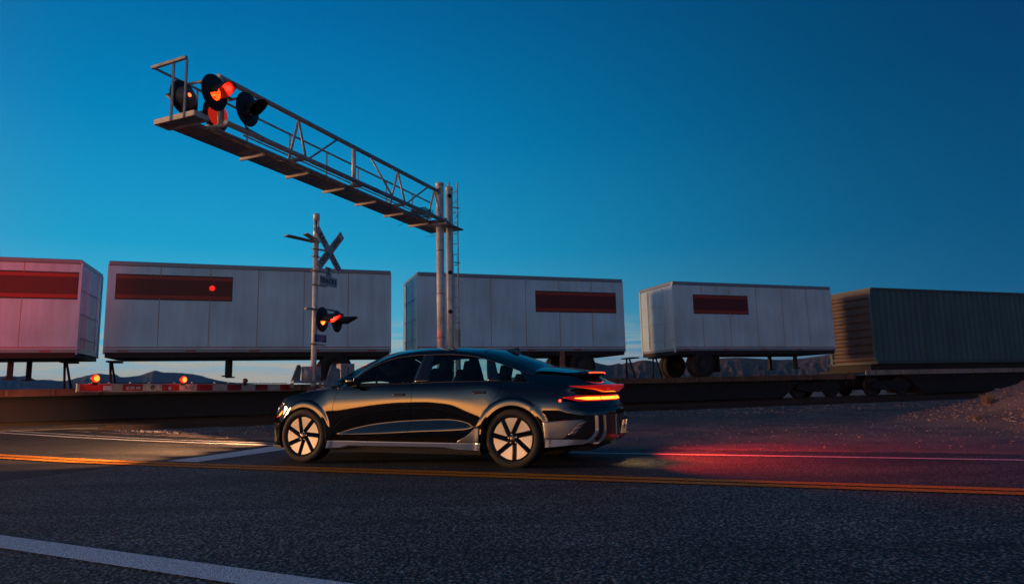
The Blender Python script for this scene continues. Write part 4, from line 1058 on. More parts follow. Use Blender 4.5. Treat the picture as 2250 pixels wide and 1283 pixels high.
# wheels --------------------------------------------------------------
RIMB = mat('rim_gloss_black', (.006, .006, .007), .16, .0, coat=.3); RIMS = mat('rim_machined', (.80, .79, .75), .30, 1.0, bump=.02, bscale=12)
TYRE = mat('tyre_rubber', (.020, .017, .016), .68, noise=.25, nscale=18)
def wheel(x, sg, rot):
    o = MB(); ax = (0, sg, 0); c = np.array([x, sg*.80, .352]); R_ = .352
    prof = [(.262, -.10), (.30, -.112), (.335, -.105), (.348, -.085), (R_, -.05), (R_, .06), (.348, .095), (.337, .117), (.318, .128), (.290, .130), (.268, .122), (.258, .112), (.254, .10)]
    o.lathe(prof, c, ax, n=72)
    for g_ in (-.04, 0, .04): pass
    ty = o.build('tyre', TYRE, None, weld=True)
    root = empty('wheel'); root.parent = car
    ty.parent = root
    rb_ = MB(); rb_.lathe([(.254, .112), (.250, .118), (.246, .108), (.243, .06), (.0, .055)], c, ax, n=64).build('rim', RIMB, root)
    yv = np.array(ax, float); fl = .118
    def pt(r, a, d): return c+np.array([math.cos(a)*r, 0, math.sin(a)*r])+yv*d
    seg = MB(); spk = MB(); n = 7
    for k in range(n):
        a = rot+2*math.pi*k/n
        # spoke: a straight twin bar running past the hub on one side
        dr = np.array([math.cos(a), 0, math.sin(a)]); tn_ = np.array([-math.sin(a), 0, math.cos(a)])*(1 if True else -1)
        off = -.024
        for t0_, t1_, dd in ((-.027, -.003, .0), (.003, .027, .0)):
            a0 = c+dr*.03+tn_*(off+t0_)+yv*.085; 
            tm = (t0_+t1_)/2; V_ = []
            for r_ in (.02, .243):
                hb_ = .096+.016*(r_/.246)
                V_ += [c+dr*r_+tn_*(off+t_)+yv*(hb_+dh) for t_, dh in ((t0_, -.02), (t0_, 0), (tm, .0085), (t1_, 0), (t1_, -.02))]
            spk.add(V_, [(k_, k_+1, k_+6, k_+5) for k_ in range(4)]+[(0, 1, 2, 3, 4), (5, 6, 7, 8, 9)])
        # machined insert between this spoke and the next
        a2 = rot+2*math.pi*(k+1)/n; dr2 = np.array([math.cos(a2), 0, math.sin(a2)]); tn2 = np.array([-math.sin(a2), 0, math.cos(a2)])
        # edge A: this spoke's outer side (t=off+.036); edge B: next spoke's inner side (t=off-.036)
        def ra(t, dr_, tnn, r): h = math.sqrt(max(r*r-t*t, 0)); return dr_*h+tnn*t
        e1 = off+.029; e2 = off-.029
        # inner corner: intersection of the two edge lines
        A = np.array([[dr[0], -dr2[0]], [dr[2], -dr2[2]]]); rhs = np.array([tn2[0]*e2-tn_[0]*e1, tn2[2]*e2-tn_[2]*e1]); sol = np.linalg.solve(A, rhs); inner = dr*sol[0]+tn_*e1
        pA = ra(e1, dr, tn_, .240); pB = ra(e2, dr2, tn2, .240); aA = math.atan2(pA[2], pA[0]); aB = math.atan2(pB[2], pB[0]); 
        while aB < aA: aB += 2*math.pi
        arc = [np.array([math.cos(t), 0, math.sin(t)])*.240 for t in np.linspace(aA, aB, 9)]
        inn = inner*1.0
        pts = [inn]+arc; pts = [c+p+yv*(.106+.010*(np.linalg.norm(p)/.24)) for p in pts]
        seg.prism(pts, -yv*.008)
    spk.build('spoke', RIMB, root); seg.build('rim_insert', RIMS, root)
    hb = MB(); hb.lathe([(.062, .08), (.060, .108), (.045, .116), (.030, .118)], c, ax, n=32)
    hb.build('hub', RIMB, root)
    MB().lathe([(.030, .118), (.022, .124), (0, .126)], c, ax, n=24).build('hub_cap', mat('hub_cap_metal', (.25, .20, .17), .4, 1.0), root)
    bl = MB()
    for k in range(5):
        a = rot+.3+2*math.pi*k/5; p = c+np.array([math.cos(a), 0, math.sin(a)])*.052; bl.tube(p+yv*.10, p+yv*.121, .008, n=8)
    bl.build('wheel_bolts', mat('bolt_metal', (.7, .7, .7), .25, 1.0), root)
    cap = MB(); cap.lathe([(.25, -.10), (.0, -.10)], c, ax, n=40); cap.build('brake_disc', LINER, root)
wheel(1.475, 1, math.radians(82)); wheel(-1.475, 1, math.radians(66)); wheel(1.475, -1, math.radians(20)); wheel(-1.475, -1, math.radians(50))

# lamps' own light
for yy in (.62, -.62):
    for yaw, en in ((.44, 1500), (.12, 4400), (-.24, 5400)):
        light('headlamp_beam', 'SPOT', (2.37, yy, .64), car, en, (1, .50, .23), aim=(1, yaw, -.165), size=.01, spot=math.radians(29), blend=1)
light('tail_lamp_beam', 'SPOT', (-2.66, .45, .80), car, 230, (1, .03, .015), aim=(-1, .02, -.44), size=.01, spot=math.radians(78), blend=1.0)
light('tail_lamp_beam', 'SPOT', (-2.66, -.45, .80), car, 620, (1, .045, .02), aim=(-1, -.34, -.03), size=.01, spot=math.radians(150), blend=1.0)
light('marker_beam', 'POINT', (-2.07, .945, .783), car, .25, (1, .02, .01), size=.001)
# ================================================================== SIGNALS
LENSOFF = mat('signal_lens_dark', (.10, .012, .010), .12, coat=.7)
REDV = mat('visor_inside_dark', (.05, .008, .008), .5)
def lens_lit(name, a, b_, st):
    m = bpy.data.materials.new(name); m.use_nodes = True; t = m.node_tree; t.nodes.clear(); c = N(t, 'ShaderNodeTexCoord')
    n = N(t, 'ShaderNodeTexNoise', inp={'Scale': 26.0, 'Detail': 2.0}); t.links.new(c.outputs['Object'], n.inputs[0])
    e = N(t, 'ShaderNodeEmission', inp={'Strength': st}); t.links.new(ramp(t, [(.42, a), (.62, b_)], n.outputs[0]), e.inputs[0]); o = N(t, 'ShaderNodeOutputMaterial'); t.links.new(e.outputs[0], o.inputs[0]); return m
LENSON = lens_lit('signal_lens_lit', (1, .018, .002), (1, .075, .007), 4.2)
LENSHOT = emis('signal_lens_hot', (1, .13, .012), 6.0)
LENSMID = emis('signal_lens_lit_soft', (1, .035, .010), 2.6)
DISC = mat('signal_disc_black', (.022, .020, .024), .55)
HOUS = mat('signal_housing', (.16, .16, .17), .5, .3)
def lamp_head(c, d, parent, r=.275, lit=False, visor=.30, power=22, tilt=-.03, vr=.125, back=.125, cone=150, glow=5, hot=False):
    """round flashing-light unit at c facing the horizontal direction d"""
    d = np.array(d, float); d[2] += tilt; d /= np.linalg.norm(d); sd = np.cross(d, [0, 0, 1.]); sd /= np.linalg.norm(sd); u = np.cross(sd, d)
    root = empty('flashing_light'); root.parent = parent
    MB().lathe([(0, -.006), (r-.01, -.006), (r, 0), (r-.01, .006), (vr+.004, .006), (vr, .03)], c, d, n=48).build('backing_disc', DISC, root)
    MB().lathe([(0, -.15), (back*.56, -.145), (back*.88, -.11), (back, -.04), (back, -.006)], c, d, n=32).build('housing', HOUS, root)
    m = (LENSHOT if hot else LENSON) if lit else LENSOFF
    MB().lathe([(0, .045), (.05, .042), (.09, .03), (vr-.006, .008)], c, d, n=32).build('lens', m, root)
    # hood: a cut-back tube open underneath
    P = []
    for t in np.linspace(-.14*math.pi, 1.14*math.pi, 27):
        e = sd*math.cos(t)+u*math.sin(t); k = max(0, math.sin(t)); ln = visor*(.25+.75*min(1, (k+.35)/1.0)) if t < 0 or t > math.pi else visor*(.62+.38*k)
        ln = visor*(.52+.48*min(1, max(0, math.sin(t)+.25)/1.0))
        P.append([c+e*(vr+.002)+d*q for q in np.linspace(.0, ln, 5)])
    P = np.array(P); mb = MB().grid(P); mb.build('hood', [DISC], root, solid=.004)
    if lit:
        light('signal_glow', 'SPOT', c+d*.05-u*.05, root, glow*14, (1, .012, .006), aim=d*.75+u*.42, size=.001, spot=math.radians(112), blend=.5)
        if power: light('signal_beam', 'SPOT', c+d*.09, root, power, (1, .025, .012), aim=d, size=.004, spot=math.radians(cone), blend=.8)
    return root
def flange(mb, c, ax, r): mb.tube(np.array(c)-np.array(ax)*.02, np.array(c)+np.array(ax)*.02, r, n=20)

# ---- cantilever -----------------------------------------------------
G0 = W(8.17, 14.61, .0)
gan = empty('cantilever_signal', G0); tag(gan, 'steel cantilever arm with walkway and overhead flashing lights reaching over the road', 'signal gantry')
def g(rd, pd, z): return W(rd, pd, z)-G0
def gb(mb, name, m=GALV, parent=gan): return mb.build(name, m, parent)
ZT, ZL, RT, RR, RL = 5.93, 5.12, 8.17, 7.97, 8.36
for (rd, pd, top, r) in ((8.17, 14.61, 6.14, .098), (8.04, 14.87, 6.08, .090)):
    mb = MB(); mb.tube(g(rd, pd, .05), g(rd, pd, top), r, n=28); mb.lathe([(0, .035), (r*1.05, .03), (r*1.12, .02), (r*1.12, -.04), (r*.98, -.05)], g(rd, pd, top), (0, 0, 1), n=28)
    mb.box(g(rd, pd, .09), (.42, .42, .03), RD, PD, ZU)
    o = gb(mb, 'mast', POLEM)
nb = MB(); nb.tube(g(8.04, 14.87, 6.08), g(8.04, 14.87, 6.25), .018); gb(nb, 'finial')
for z in (5.86, 3.86, 2.86): gb(MB().lathe([(0, .05), (.04, .045), (.052, .02), (.052, -.05)], g(8.04, 14.87, z)-PD*.08-RD*.05, -PD-RD*.3, n=16), 'cap_fitting', BLACKM)
gb(MB().tube(g(RT, 7.45, ZT), g(RT, 14.58, ZT), .046, n=16), 'top_chord')
for rd in (RR, RL): gb(MB().tube(g(rd, 7.45, ZL), g(rd, 14.70, ZL), .046, n=16), 'bottom_chord')
for pd in (7.50, 9.26, 11.03, 12.66, 14.36): gb(MB().tube(g(RR, pd, ZL-.01), g(RL, pd, ZL-.01), .040, n=12), 'cross_tube')
for pd, r in ((7.50, .052), (11.0, .044)): gb(MB().tube(g(8.12 if pd < 8 else 8.17, pd, ZL), g(RT, pd, ZT), r, n=16), 'post', POLEM)
for pd in (9.32, 12.65, 14.32):
    for rd in (RR, RL): gb(MB().tube(g(RT, pd, ZT-.03), g(rd, pd-.02, ZL+.03), .023, n=10), 'brace')
for a, b in (((RR, 9.36, ZL), (RT, 10.48, ZT)), ((RT, 11.55, ZT), (RR, 12.16, ZL)), ((RR, 12.16, ZL), (RR, 13.6, ZL+.02)), ((RR, 12.68, ZL), (RT, 14.05, ZT))):
    if a[1] == 12.16: continue
    gb(MB().tube(g(*a), g(*b), .020, n=10), 'brace')
for z, rd in ((ZT, RT), (ZL, RR)):
    mb = MB(); mb.tube(g(rd, 14.43, z), g(rd, 14.47, z), .075, n=16); mb.box(g(rd, 14.50, z), (.12, .03, .16), RD, PD, ZU); gb(mb, 'clamp')
# walkway of open grating: long bars and cross pieces in one part
WK0, WK1, WZ = 8.40, 8.82, 5.10
def grating(r0, r1, p0, p1, z, name='grating'):
    mb = MB(); n = max(4, int((r1-r0)/.045))
    for i in range(n+1): mb.bar(g(r0+(r1-r0)*i/n, p0, z), g(r0+(r1-r0)*i/n, p1, z), .012, .03)
    k = int((p1-p0)/.12)
    for i in range(k+1): mb.bar(g(r0, p0+(p1-p0)*i/k, z-.004), g(r1, p0+(p1-p0)*i/k, z-.004), .010, .016)
    return gb(mb, name, GALVD)
grating(WK0, WK1, 7.06, 15.35, WZ, 'walkway')
mb = MB()
for rd in (WK0-.01, WK1+.01): mb.bar(g(rd, 7.06, WZ), g(rd, 15.35, WZ), .012, .07)
gb(mb, 'walkway_edge', GALVD)
BR = mat('bracket_steel', (.75, .66, .55), .5, .0, noise=.2)
for pd in (8.62, 9.77, 10.87, 11.98, 13.10, 14.21): gb(MB().bar(g(8.30, pd, WZ-.06), g(8.86, pd+.03, WZ-.06), .04, .055), 'walkway_bracket', BR)
gb(MB().bar(g(7.86, 14.38, WZ-.06), g(8.42, 14.40, WZ-.06), .04, .045), 'walkway_bracket', BR)
mb = MB(); mb.prism([g(7.86, 14.55, WZ-.03), g(7.86, 15.3, WZ-.03), g(8.40, 15.3, WZ-.03), g(8.40, 14.55, WZ-.03)], (0, 0, -.03)); gb(mb, 'landing_plate', GALVD)
# end platform
grating(7.92, 8.70, 6.81, 7.04, 5.02, 'end_platform')
mb = MB()
for rd in (7.90, 8.72): mb.bar(g(rd, 6.80, 5.02), g(rd, 7.06, 5.02), .02, .08)
for pd in (6.80, 7.06): mb.bar(g(7.90, pd, 5.02), g(8.72, pd, 5.02), .02, .08)
gb(mb, 'platform_frame', BR)
RAILM = GALV
for rd in (8.36, 8.09): gb(MB().bar(g(rd, 6.79, 4.98), g(rd, 6.79, 5.90), .03, .03, upv=(1, 0, 0)), 'rail_post', RAILM)
gb(MB().bar(g(8.08, 6.77, 5.91), g(8.80, 6.77, 5.90), .045, .045), 'top_rail', RAILM)
gb(MB().bar(g(8.78, 6.77, 5.90), g(8.78, 15.2, 5.88), .03, .03), 'top_rail', RAILM)
gb(MB().bar(g(8.78, 8.6, 5.46), g(8.78, 15.2, 5.44), .022, .022), 'middle_rail', RAILM)
for pd in (7.60, 8.70, 9.79, 10.90, 11.99, 13.10, 14.27, 15.17): gb(MB().bar(g(8.78, pd, 5.10), g(8.78, pd, 5.89), .026, .026, upv=(1, 0, 0)), 'rail_post', RAILM)
gb(MB().path([g(8.05, 14.5, 5.17), g(8.05, 12, 5.175), g(8.05, 9, 5.17), g(8.0, 7.9, 5.2), g(8.0, 7.75, 5.5)], .012, n=6), 'cable', BLACKM)
for pd in (8.2, 9.9, 11.5, 13.3): gb(MB().tube(g(7.97, pd-.012, ZL), g(7.97, pd+.012, ZL), .052, n=14), 'cable_band', GALVD)
for z in (4.4, 3.3, 2.2): gb(MB().tube(g(8.17, 14.61, z-.012), g(8.17, 14.61, z+.012), .101, n=24), 'mast_band', GALVD)
# ladder on the far side of the masts
for rd_ in (7.925, 8.20): gb(MB().bar(g(rd_, 15.10, .15), g(rd_, 15.10, 6.28), .035, .026, upv=tuple(RD)), 'ladder_side')
for i in range(21): z = .50+.277*i; gb(MB().tube(g(7.925, 15.10, z), g(8.20, 15.10, z), .011, n=8), 'ladder_rung')
for z in (5.60, 4.15, 2.6): gb(MB().bar(g(8.03, 14.92, z), g(7.88, 15.12, z), .05, .02), 'ladder_bracket')
gb(MB().tube(g(8.02, 15.02, 3.4), g(8.02, 15.02, 4.45), .008), 'conduit')
# flashing-light units at the tip
c = [W(7.82, 7.08, 5.43), W(7.82, 7.74, 5.42), W(8.52, 7.13, 5.50), W(8.46, 7.70, 5.42)]
c = [p-G0 for p in c]
lamp_head(c[0], -RD+PD*.10, gan, lit=True, power=0, visor=.32, glow=6); lamp_head(c[1], -RD+PD*.10, gan, visor=.32)
h2 = lamp_head(c[2], RD-PD*.05, gan, lit=True, power=5000, visor=.30, back=.17, cone=80); h3 = lamp_head(c[3], RD-PD*.05, gan, visor=.30, back=.17)
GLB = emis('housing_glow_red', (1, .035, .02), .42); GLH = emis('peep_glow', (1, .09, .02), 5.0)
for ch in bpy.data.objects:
    if ch.parent == h3 and ch.name.startswith('housing'): ch.data.materials[0] = GLB  # dim red emission stands in for red light falling on this housing
MB().lathe([(0, .004), (.025, .003), (.03, 0)], c[2]-RD*.158-PD*.03+ZU*.01, -RD, n=14).build('peep_window', GLH, h2)
for a, b in ((c[0], c[2]), (c[1], c[3])): gb(MB().tube(a+ZU*.22, b+ZU*.22, .022, n=10), 'lamp_arm')
gb(MB().tube((c[0]+c[2])/2+ZU*.22, (c[1]+c[3])/2+ZU*.22, .026, n=10), 'lamp_arm')
gb(MB().box((c[1]+c[3])/2+ZU*.22-PD*.2, (.10, .12, .10), RD, PD, ZU, bev=.015), 'junction_box', BLACKM)
# twig nest where the walkway meets the masts
random.seed(3); nest = MB(); NC = W(8.38, 14.05, 5.20)
for i in range(420):
    a = random.random()*6.28; rr = .30*math.sqrt(random.random()); p = np.array([math.cos(a)*rr, math.sin(a)*rr*1.25, random.random()*.20*(1.1-rr*1.8)]); b = a+math.pi/2+random.uniform(-.9, .9); ln = random.uniform(.07, .20)
    d = np.array([math.cos(b), math.sin(b), random.uniform(-.35, .45)])*ln; nest.tube(NC+p-d/2-ZU*.0, NC+p+d/2, random.uniform(.002, .005), n=4, caps=False)
for a, b in ((W(8.45, 14.6, 5.05), W(8.42, 14.75, 4.85)), (W(8.42, 14.75, 4.85), W(8.55, 14.6, 4.80)), (W(7.95, 15.0, 5.3), W(7.85, 15.1, 5.5)), (W(8.8, 13.9, 5.05), W(8.9, 13.8, 4.95))): nest.tube(a, b, .005, n=5)
no = nest.build('bird_nest', mat('nest_twig', (.04, .028, .02), .9), weld=False); tag(no, 'untidy twig nest on the walkway against the two masts', 'bird nest')

# ---- crossing signal mast -------------------------------------------
M0 = W(10.30, 12.45, .08)
ms = empty('crossing_signal', M0); tag(ms, 'white pole with X shaped railroad crossing sign and flashing lights behind the car hood', 'crossing signal')
def m_(rd, pd, z): return W(rd, pd, z)-M0
def msb(mb, name, m=GALV): return mb.build(name, m, ms)
mb = MB(); mb.tube(m_(10.30, 12.45, .08), m_(10.30, 12.45, 4.72), .062, n=24); mb.lathe([(.062, 4.60), (.072, 4.62), (.072, 4.70), (.064, 4.72)], m_(10.3, 12.45, 0), ZU, n=24)
msb(mb, 'pole', POLEM)
mb = MB()
for k in range(4):
    a = math.pi/4+k*math.pi/2+.2; mb.tube(m_(10.3, 12.45, 4.70)+np.array([math.cos(a), math.sin(a), 0])*.058, m_(10.3, 12.45, 4.98)+np.array([math.cos(a), math.sin(a), 0])*.058, .016, n=8)
mb.lathe([(0, 5.13), (.066, 5.12), (.074, 5.09), (.074, 4.96), (.03, 4.95)], m_(10.3, 12.45, 0), ZU, n=24); mb.tube(m_(10.3, 12.45, 4.7), m_(10.3, 12.45, 4.97), .02, n=8, mi=1)
mb.build('bell', [POLEM, BLACKM], ms)
for z in (4.26, 4.08, 3.74, 3.41, 2.83, 2.03):
    mb = MB(); mb.tube(m_(10.3, 12.45, z-.018), m_(10.3, 12.45, z+.018), .072, n=20); mb.bar(m_(10.24, 12.40, z-.01), m_(10.16, 12.66, z-.02), .025, .03); mb.tube(m_(10.22, 12.36, z), m_(10.34, 12.32, z), .012, n=8); msb(mb, 'clamp', GALVD)
# crossbuck
RS = 10.17; cbk = empty('crossbuck'); cbk.parent = ms
a1, a2 = np.array([12.36, 4.68]), np.array([13.14, 3.86]); b1, b2 = np.array([12.41, 3.86]), np.array([13.19, 4.70])
def blade(p, q, off, words):
    p3, q3 = m_(RS+off, p[0], p[1]), m_(RS+off, q[0], q[1]); d = q3-p3; Ln = np.linalg.norm(d)+.05; d /= np.linalg.norm(d); n = -RD; u = np.cross(n, d); cc = (p3+q3)/2
    mb = MB().box(cc, (Ln+.09, .205, .012), d, u, n, bev=.003); o = mb.build('blade', SIGNW, cbk)
    for w_, k in words: text_part(w_, .165, cc+d*k+n*.0085, d, u, SIGNK, o, bold=.004, sx_=.92, font_sp=1.12)
    return o
blade(a1, a2, .0, (('RAIL', -.33), ('ROAD', .35)))
blade(b1, b2, -.016, (('CROS', -.31), ('SING', .31)))
msb(MB().bar(m_(10.26, 12.45, 4.27), m_(RS+.01, 12.77, 4.27), .03, .02), 'sign_bracket')
# track count sign
tk = empty('track_count_sign'); tk.parent = ms
def plate(p0, p1, z0, z1, off, name, m=SIGNW, par=tk): return MB().span((0, 0, 0), (0, 0, 0)).build(name, m, par) if False else MB().box((m_(RS+off, (p0+p1)/2, (z0+z1)/2)), (p1-p0, z1-z0, .010), PD, ZU, -RD, bev=.002).build(name, m, par)
pt_ = plate(12.43, 13.08, 3.41, 3.64, 0, 'word_plate'); text_part('TRACKS', .155, m_(RS-.007, 12.755, 3.525), PD, ZU, SIGNK, pt_, bold=.004, font_sp=1.12, sx_=.95)
pn = plate(12.64, 12.86, 3.645, 3.87, 0, 'number_plate'); text_part('2', .20, m_(RS-.007, 12.75, 3.757), PD, ZU, SIGNK, pn, bold=.005)
msb(MB().bar(m_(10.26, 12.45, 3.74), m_(RS+.01, 12.75, 3.83), .012, .018), 'sign_bracket'); msb(MB().bar(m_(10.26, 12.45, 3.41), m_(RS+.01, 12.75, 3.40), .012, .018), 'sign_bracket')
# twin flashing lights
L1, L2 = m_(10.10, 12.48, 2.595), m_(10.16, 13.10, 2.60)
lamp_head(L1, -RD+PD*.16, ms, lit=True, power=0, visor=.50, glow=30, vr=.13, hot=True, r=.29)
lamp_head(L2, -RD+PD*.16, ms, visor=.50, vr=.115, r=.26)
msb(MB().tube(m_(10.25, 12.36, 2.86), m_(10.20, 13.12, 2.86), .022, n=12), 'lamp_arm'); msb(MB().tube(m_(10.2, 13.10, 2.86), L2+RD*.08, .018, n=8), 'lamp_arm')
msb(MB().bar(m_(10.3, 12.12, 2.83), m_(10.3, 12.40, 2.84), .06, .05), 'lamp_arm')
# blue notice
BLU = mat('notice_blue', (.012, .085, .26), .45)
bn = MB().box(m_(10.20, 12.545, 2.165), (.42, .175, .006), PD, ZU, -RD, bev=.002).build('notice_plate', BLU, ms)
NW = mat('notice_white', (.45, .52, .6), .5)
for k, w_ in enumerate(('REPORT PROBLEM', 'OR EMERGENCY', 'TO THE RAILROAD', 'CROSSING')): text_part(w_, .036 if k < 3 else .030, m_(10.195, 12.545, 2.225-.040*k), PD, ZU, NW, bn, bold=.0006)
# flat blades at the left of the mast: a second crossbuck seen edge-on
msb(MB().bar(m_(10.3, 12.55, 4.44), m_(10.36, 11.50, 4.41), .13, .022, upv=(0, .35, 1)), 'side_blade', GALVD)
msb(MB().bar(m_(10.3, 12.50, 4.47), m_(10.33, 12.10, 4.57), .13, .022, upv=(0, .35, 1)), 'side_blade', GALVD)

# ---- gate -----------------------------------------------------------
A0 = W(10.83, 12.45, .08); gt = empty('crossing_gate', A0); tag(gt, 'lowered red and white striped barrier arm carrying small lamps', 'crossing gate')
def a_(rd, pd, z): return W(rd, pd, z)-A0
STR = mat('gate_stripe_red', (.36, .012, .012), .5, noise=.25, nscale=10); STW = mat('gate_stripe_white', (.50, .46, .40), .5, noise=.25, nscale=10)
ed = [7.31, 7.355, 7.90, 8.10, 8.50, 8.89, 9.27, 9.67, 10.06, 10.43, 10.81, 11.20, 11.57, 11.95, 12.32]
mb = MB()
zt = lambda pd: 1.150-.004*(pd-7.3); hh = lambda pd: .125+.003*(pd-7.3)
# first stretch: red tip, bare grey sleeve, then alternating stripes
cols = [1, 0, 1, 0, 1, 0, 1, 0, 1, 0, 1, 0, 1, 0]
for (p, q_), k in zip(zip(ed[:-1], ed[1:]), cols):
    pm = (p+q_)/2; mb.box(a_(10.83, pm, zt(pm)-hh(pm)/2), (.028, q_-p-.0005, hh(pm)-.014), RD, PD, ZU, mi=(0 if k == 0 else 1))
arm = mb.build('gate_arm', [STR, STW], gt)
mb = MB(); mb.bar(a_(10.83, 7.30, zt(7.3)-.003), a_(10.83, 12.35, zt(12.35)-.003), .034, .010); mb.bar(a_(10.83, 7.30, zt(7.3)-.128), a_(10.83, 12.35, zt(12.35)-.142), .034, .010); mb.box(a_(10.83, 8.0, 1.08), (.033, .22, .118), RD, PD, ZU)
mb.build('arm_frame', mat('arm_aluminium', (.42, .36, .32), .5, .3, noise=.2), arm)
GL = emis('gate_lamp_lit', (1, .09, .010), 7.0); GL2 = emis('gate_lamp_rim', (1, .02, .006), 1.6)
for pd, on, z in ((7.60, 1, 1.235), (9.34, 1, 1.22), (10.90, 0, 1.205)):
    r_ = empty('arm_lamp'); r_.parent = gt; cc = a_(10.80, pd, z); R_ = .068 if on else .05
    MB().lathe([(0, .05), (R_*.5, .046), (R_*.72, .032)], cc, -RD, n=24).build('lens', GL if on else LENSOFF, r_)
    MB().lathe([(R_*.72, .032), (R_*.9, .020), (R_, .0)], cc, -RD, n=24).build('lens_rim', GL2 if on else LENSOFF, r_)
    MB().lathe([(R_, .0), (R_*1.02, -.03), (0, -.05)], cc, -RD, n=24).build('lamp_body', BLACKM, r_)
    MB().box(a_(10.82, pd, z-.075), (.05, .10, .04), RD, PD, ZU, bev=.01).build('lamp_foot', BLACKM, r_)
    if on: light('gate_lamp_glow', 'POINT', cc-RD*.07, r_, 1.1, (1, .10, .02), size=.001)
cb = MB(); cb.path([a_(10.85, 7.7, 1.168), a_(10.85, 8.4, 1.162), a_(10.85, 9.25, 1.164), a_(10.85, 9.5, 1.158), a_(10.85, 10.8, 1.155), a_(10.85, 12.2, 1.15)], .008, n=6); cb.build('lamp_cable', BLACKM, arm)
for pd in (7.85, 8.25, 8.62, 9.15, 9.55, 10.1, 10.45, 11.3, 11.7, 12.1): MB().box(a_(10.812, pd, 1.162), (.02, .035, .018), RD, PD, ZU).build('cable_clip', mat('clip_metal', (.7, .7, .72), .3, .6), arm)
STK = mat('sticker_pale', (.50, .44, .38), .6); STB = mat('sticker_foil', (.55, .60, .62), .35)
def stk(pd, z, w, h, m=STK): MB().box(a_(10.8145, pd, z), (.003, w, h), RD, PD, ZU).build('sticker', m, arm)
stk(7.83, 1.075, .15, .075, STB); stk(8.20, 1.07, .045, .055); stk(8.29, 1.073, .09, .05); stk(8.41, 1.073, .085, .042); stk(8.545, 1.08, .045, .07)
def disc(pd, z, r, m=STK): MB().lathe([(0, .002), (r, .002), (r, 0)], a_(10.815, pd, z), -RD, n=20).build('sticker', m, arm)
INK = mat('marker_ink', (.05, .03, .03), .6)
disc(8.70, 1.078, .042, INK); disc(8.70, 1.078, .030); disc(8.80, 1.076, .044); disc(9.06, 1.06, .034, mat('sticker_white', (.6, .6, .58), .6))
text_part('BUTC', .085, a_(10.8155, 9.50, 1.075), PD, ZU, INK, arm, name='graffiti')
# mechanism on the mast
mc = empty('gate_mechanism', M0); tag(mc, 'grey barrier drive box with tall counterweight plates on the signal mast', 'gate mechanism')
def mcb(mb, name, m=GALV): return mb.build(name, m, mc)
mb = MB(); mb.tube(m_(10.42, 12.40, 1.14), m_(10.42, 12.40, 1.52), .14, n=24); mb.tube(m_(10.42, 12.62, 1.14), m_(10.42, 12.62, 1.52), .15, n=24); mb.box(m_(10.44, 12.52, 1.33), (.20, .30, .38), RD, PD, ZU, bev=.02); mcb(mb, 'drive_housing')
mb = MB(); mb.prism([m_(10.52, 12.20, 1.56), m_(10.52, 12.25, 1.56), m_(10.52, 12.30, 1.50), m_(10.52, 12.26, 1.18), m_(10.52, 11.97, 1.18), m_(10.52, 12.16, 1.55)], RD*.02); mcb(mb, 'counterweight_plate', GALVD)
mb = MB(); mb.prism([m_(10.22, 12.97, 1.54), m_(10.22, 13.03, 1.58), m_(10.22, 13.10, 1.56), m_(10.22, 13.18, 1.50), m_(10.22, 13.30, 1.47), m_(10.22, 13.33, 1.28), m_(10.22, 12.95, .80), m_(10.22, 12.60, .80), m_(10.22, 12.80, 1.15)], RD*.02); mcb(mb, 'counterweight_arm')
mb = MB(); mb.box(m_(10.28, 13.60, 1.41), (.22, .38, .40), RD*.92+PD*.38, PD*.92-RD*.38, ZU, bev=.006); bx = mcb(mb, 'weight_box')
for k in (-.06, .07): MB().box(m_(10.165, 13.62+k, 1.42), (.01, .018, .20), RD*.92+PD*.38, PD*.92-RD*.38, ZU).build('slot', BLACKM, bx)
MB().box(m_(10.165, 13.64, 1.37), (.012, .22, .02), RD*.92+PD*.38, PD*.92-RD*.38, ZU).build('slot', BLACKM, bx)
mcb(MB().bar(m_(10.24, 11.70, 1.17), m_(10.24, 12.88, 1.165), .05, .055), 'pivot_beam', STW); mcb(MB().bar(m_(10.3, 12.70, 1.14), m_(10.3, 12.70, .3), .05, .05, upv=(1, 0, 0)), 'stay', GALV)
mcb(MB().box(m_(10.38, 13.05, .92), (.16, .22, .30), RD, PD, ZU, bev=.02), 'motor_box', GALVD)
mb = MB(); mb.box(m_(10.3, 12.45, 1.0), (.2, .2, .14), RD, PD, ZU, bev=.02); mb.box(m_(10.3, 12.38, .92), (.1, .14, .1), RD, PD, ZU, bev=.02); mcb(mb, 'base_casting', mat('rusty_casting', (.16, .10, .07), .7, noise=.4))
mb = MB(); ring = [m_(10.3, 12.66+.03*math.cos(t), 1.56+.04*math.sin(t)) for t in np.linspace(0, 6.28, 14)]; mb.path(ring, .006, n=6); mcb(mb, 'lifting_eye', GALVD)
mcb(MB().bar(m_(10.6, 12.1, 1.10), m_(10.83, 12.30, 1.08), .06, .10), 'arm_socket', GALVD)

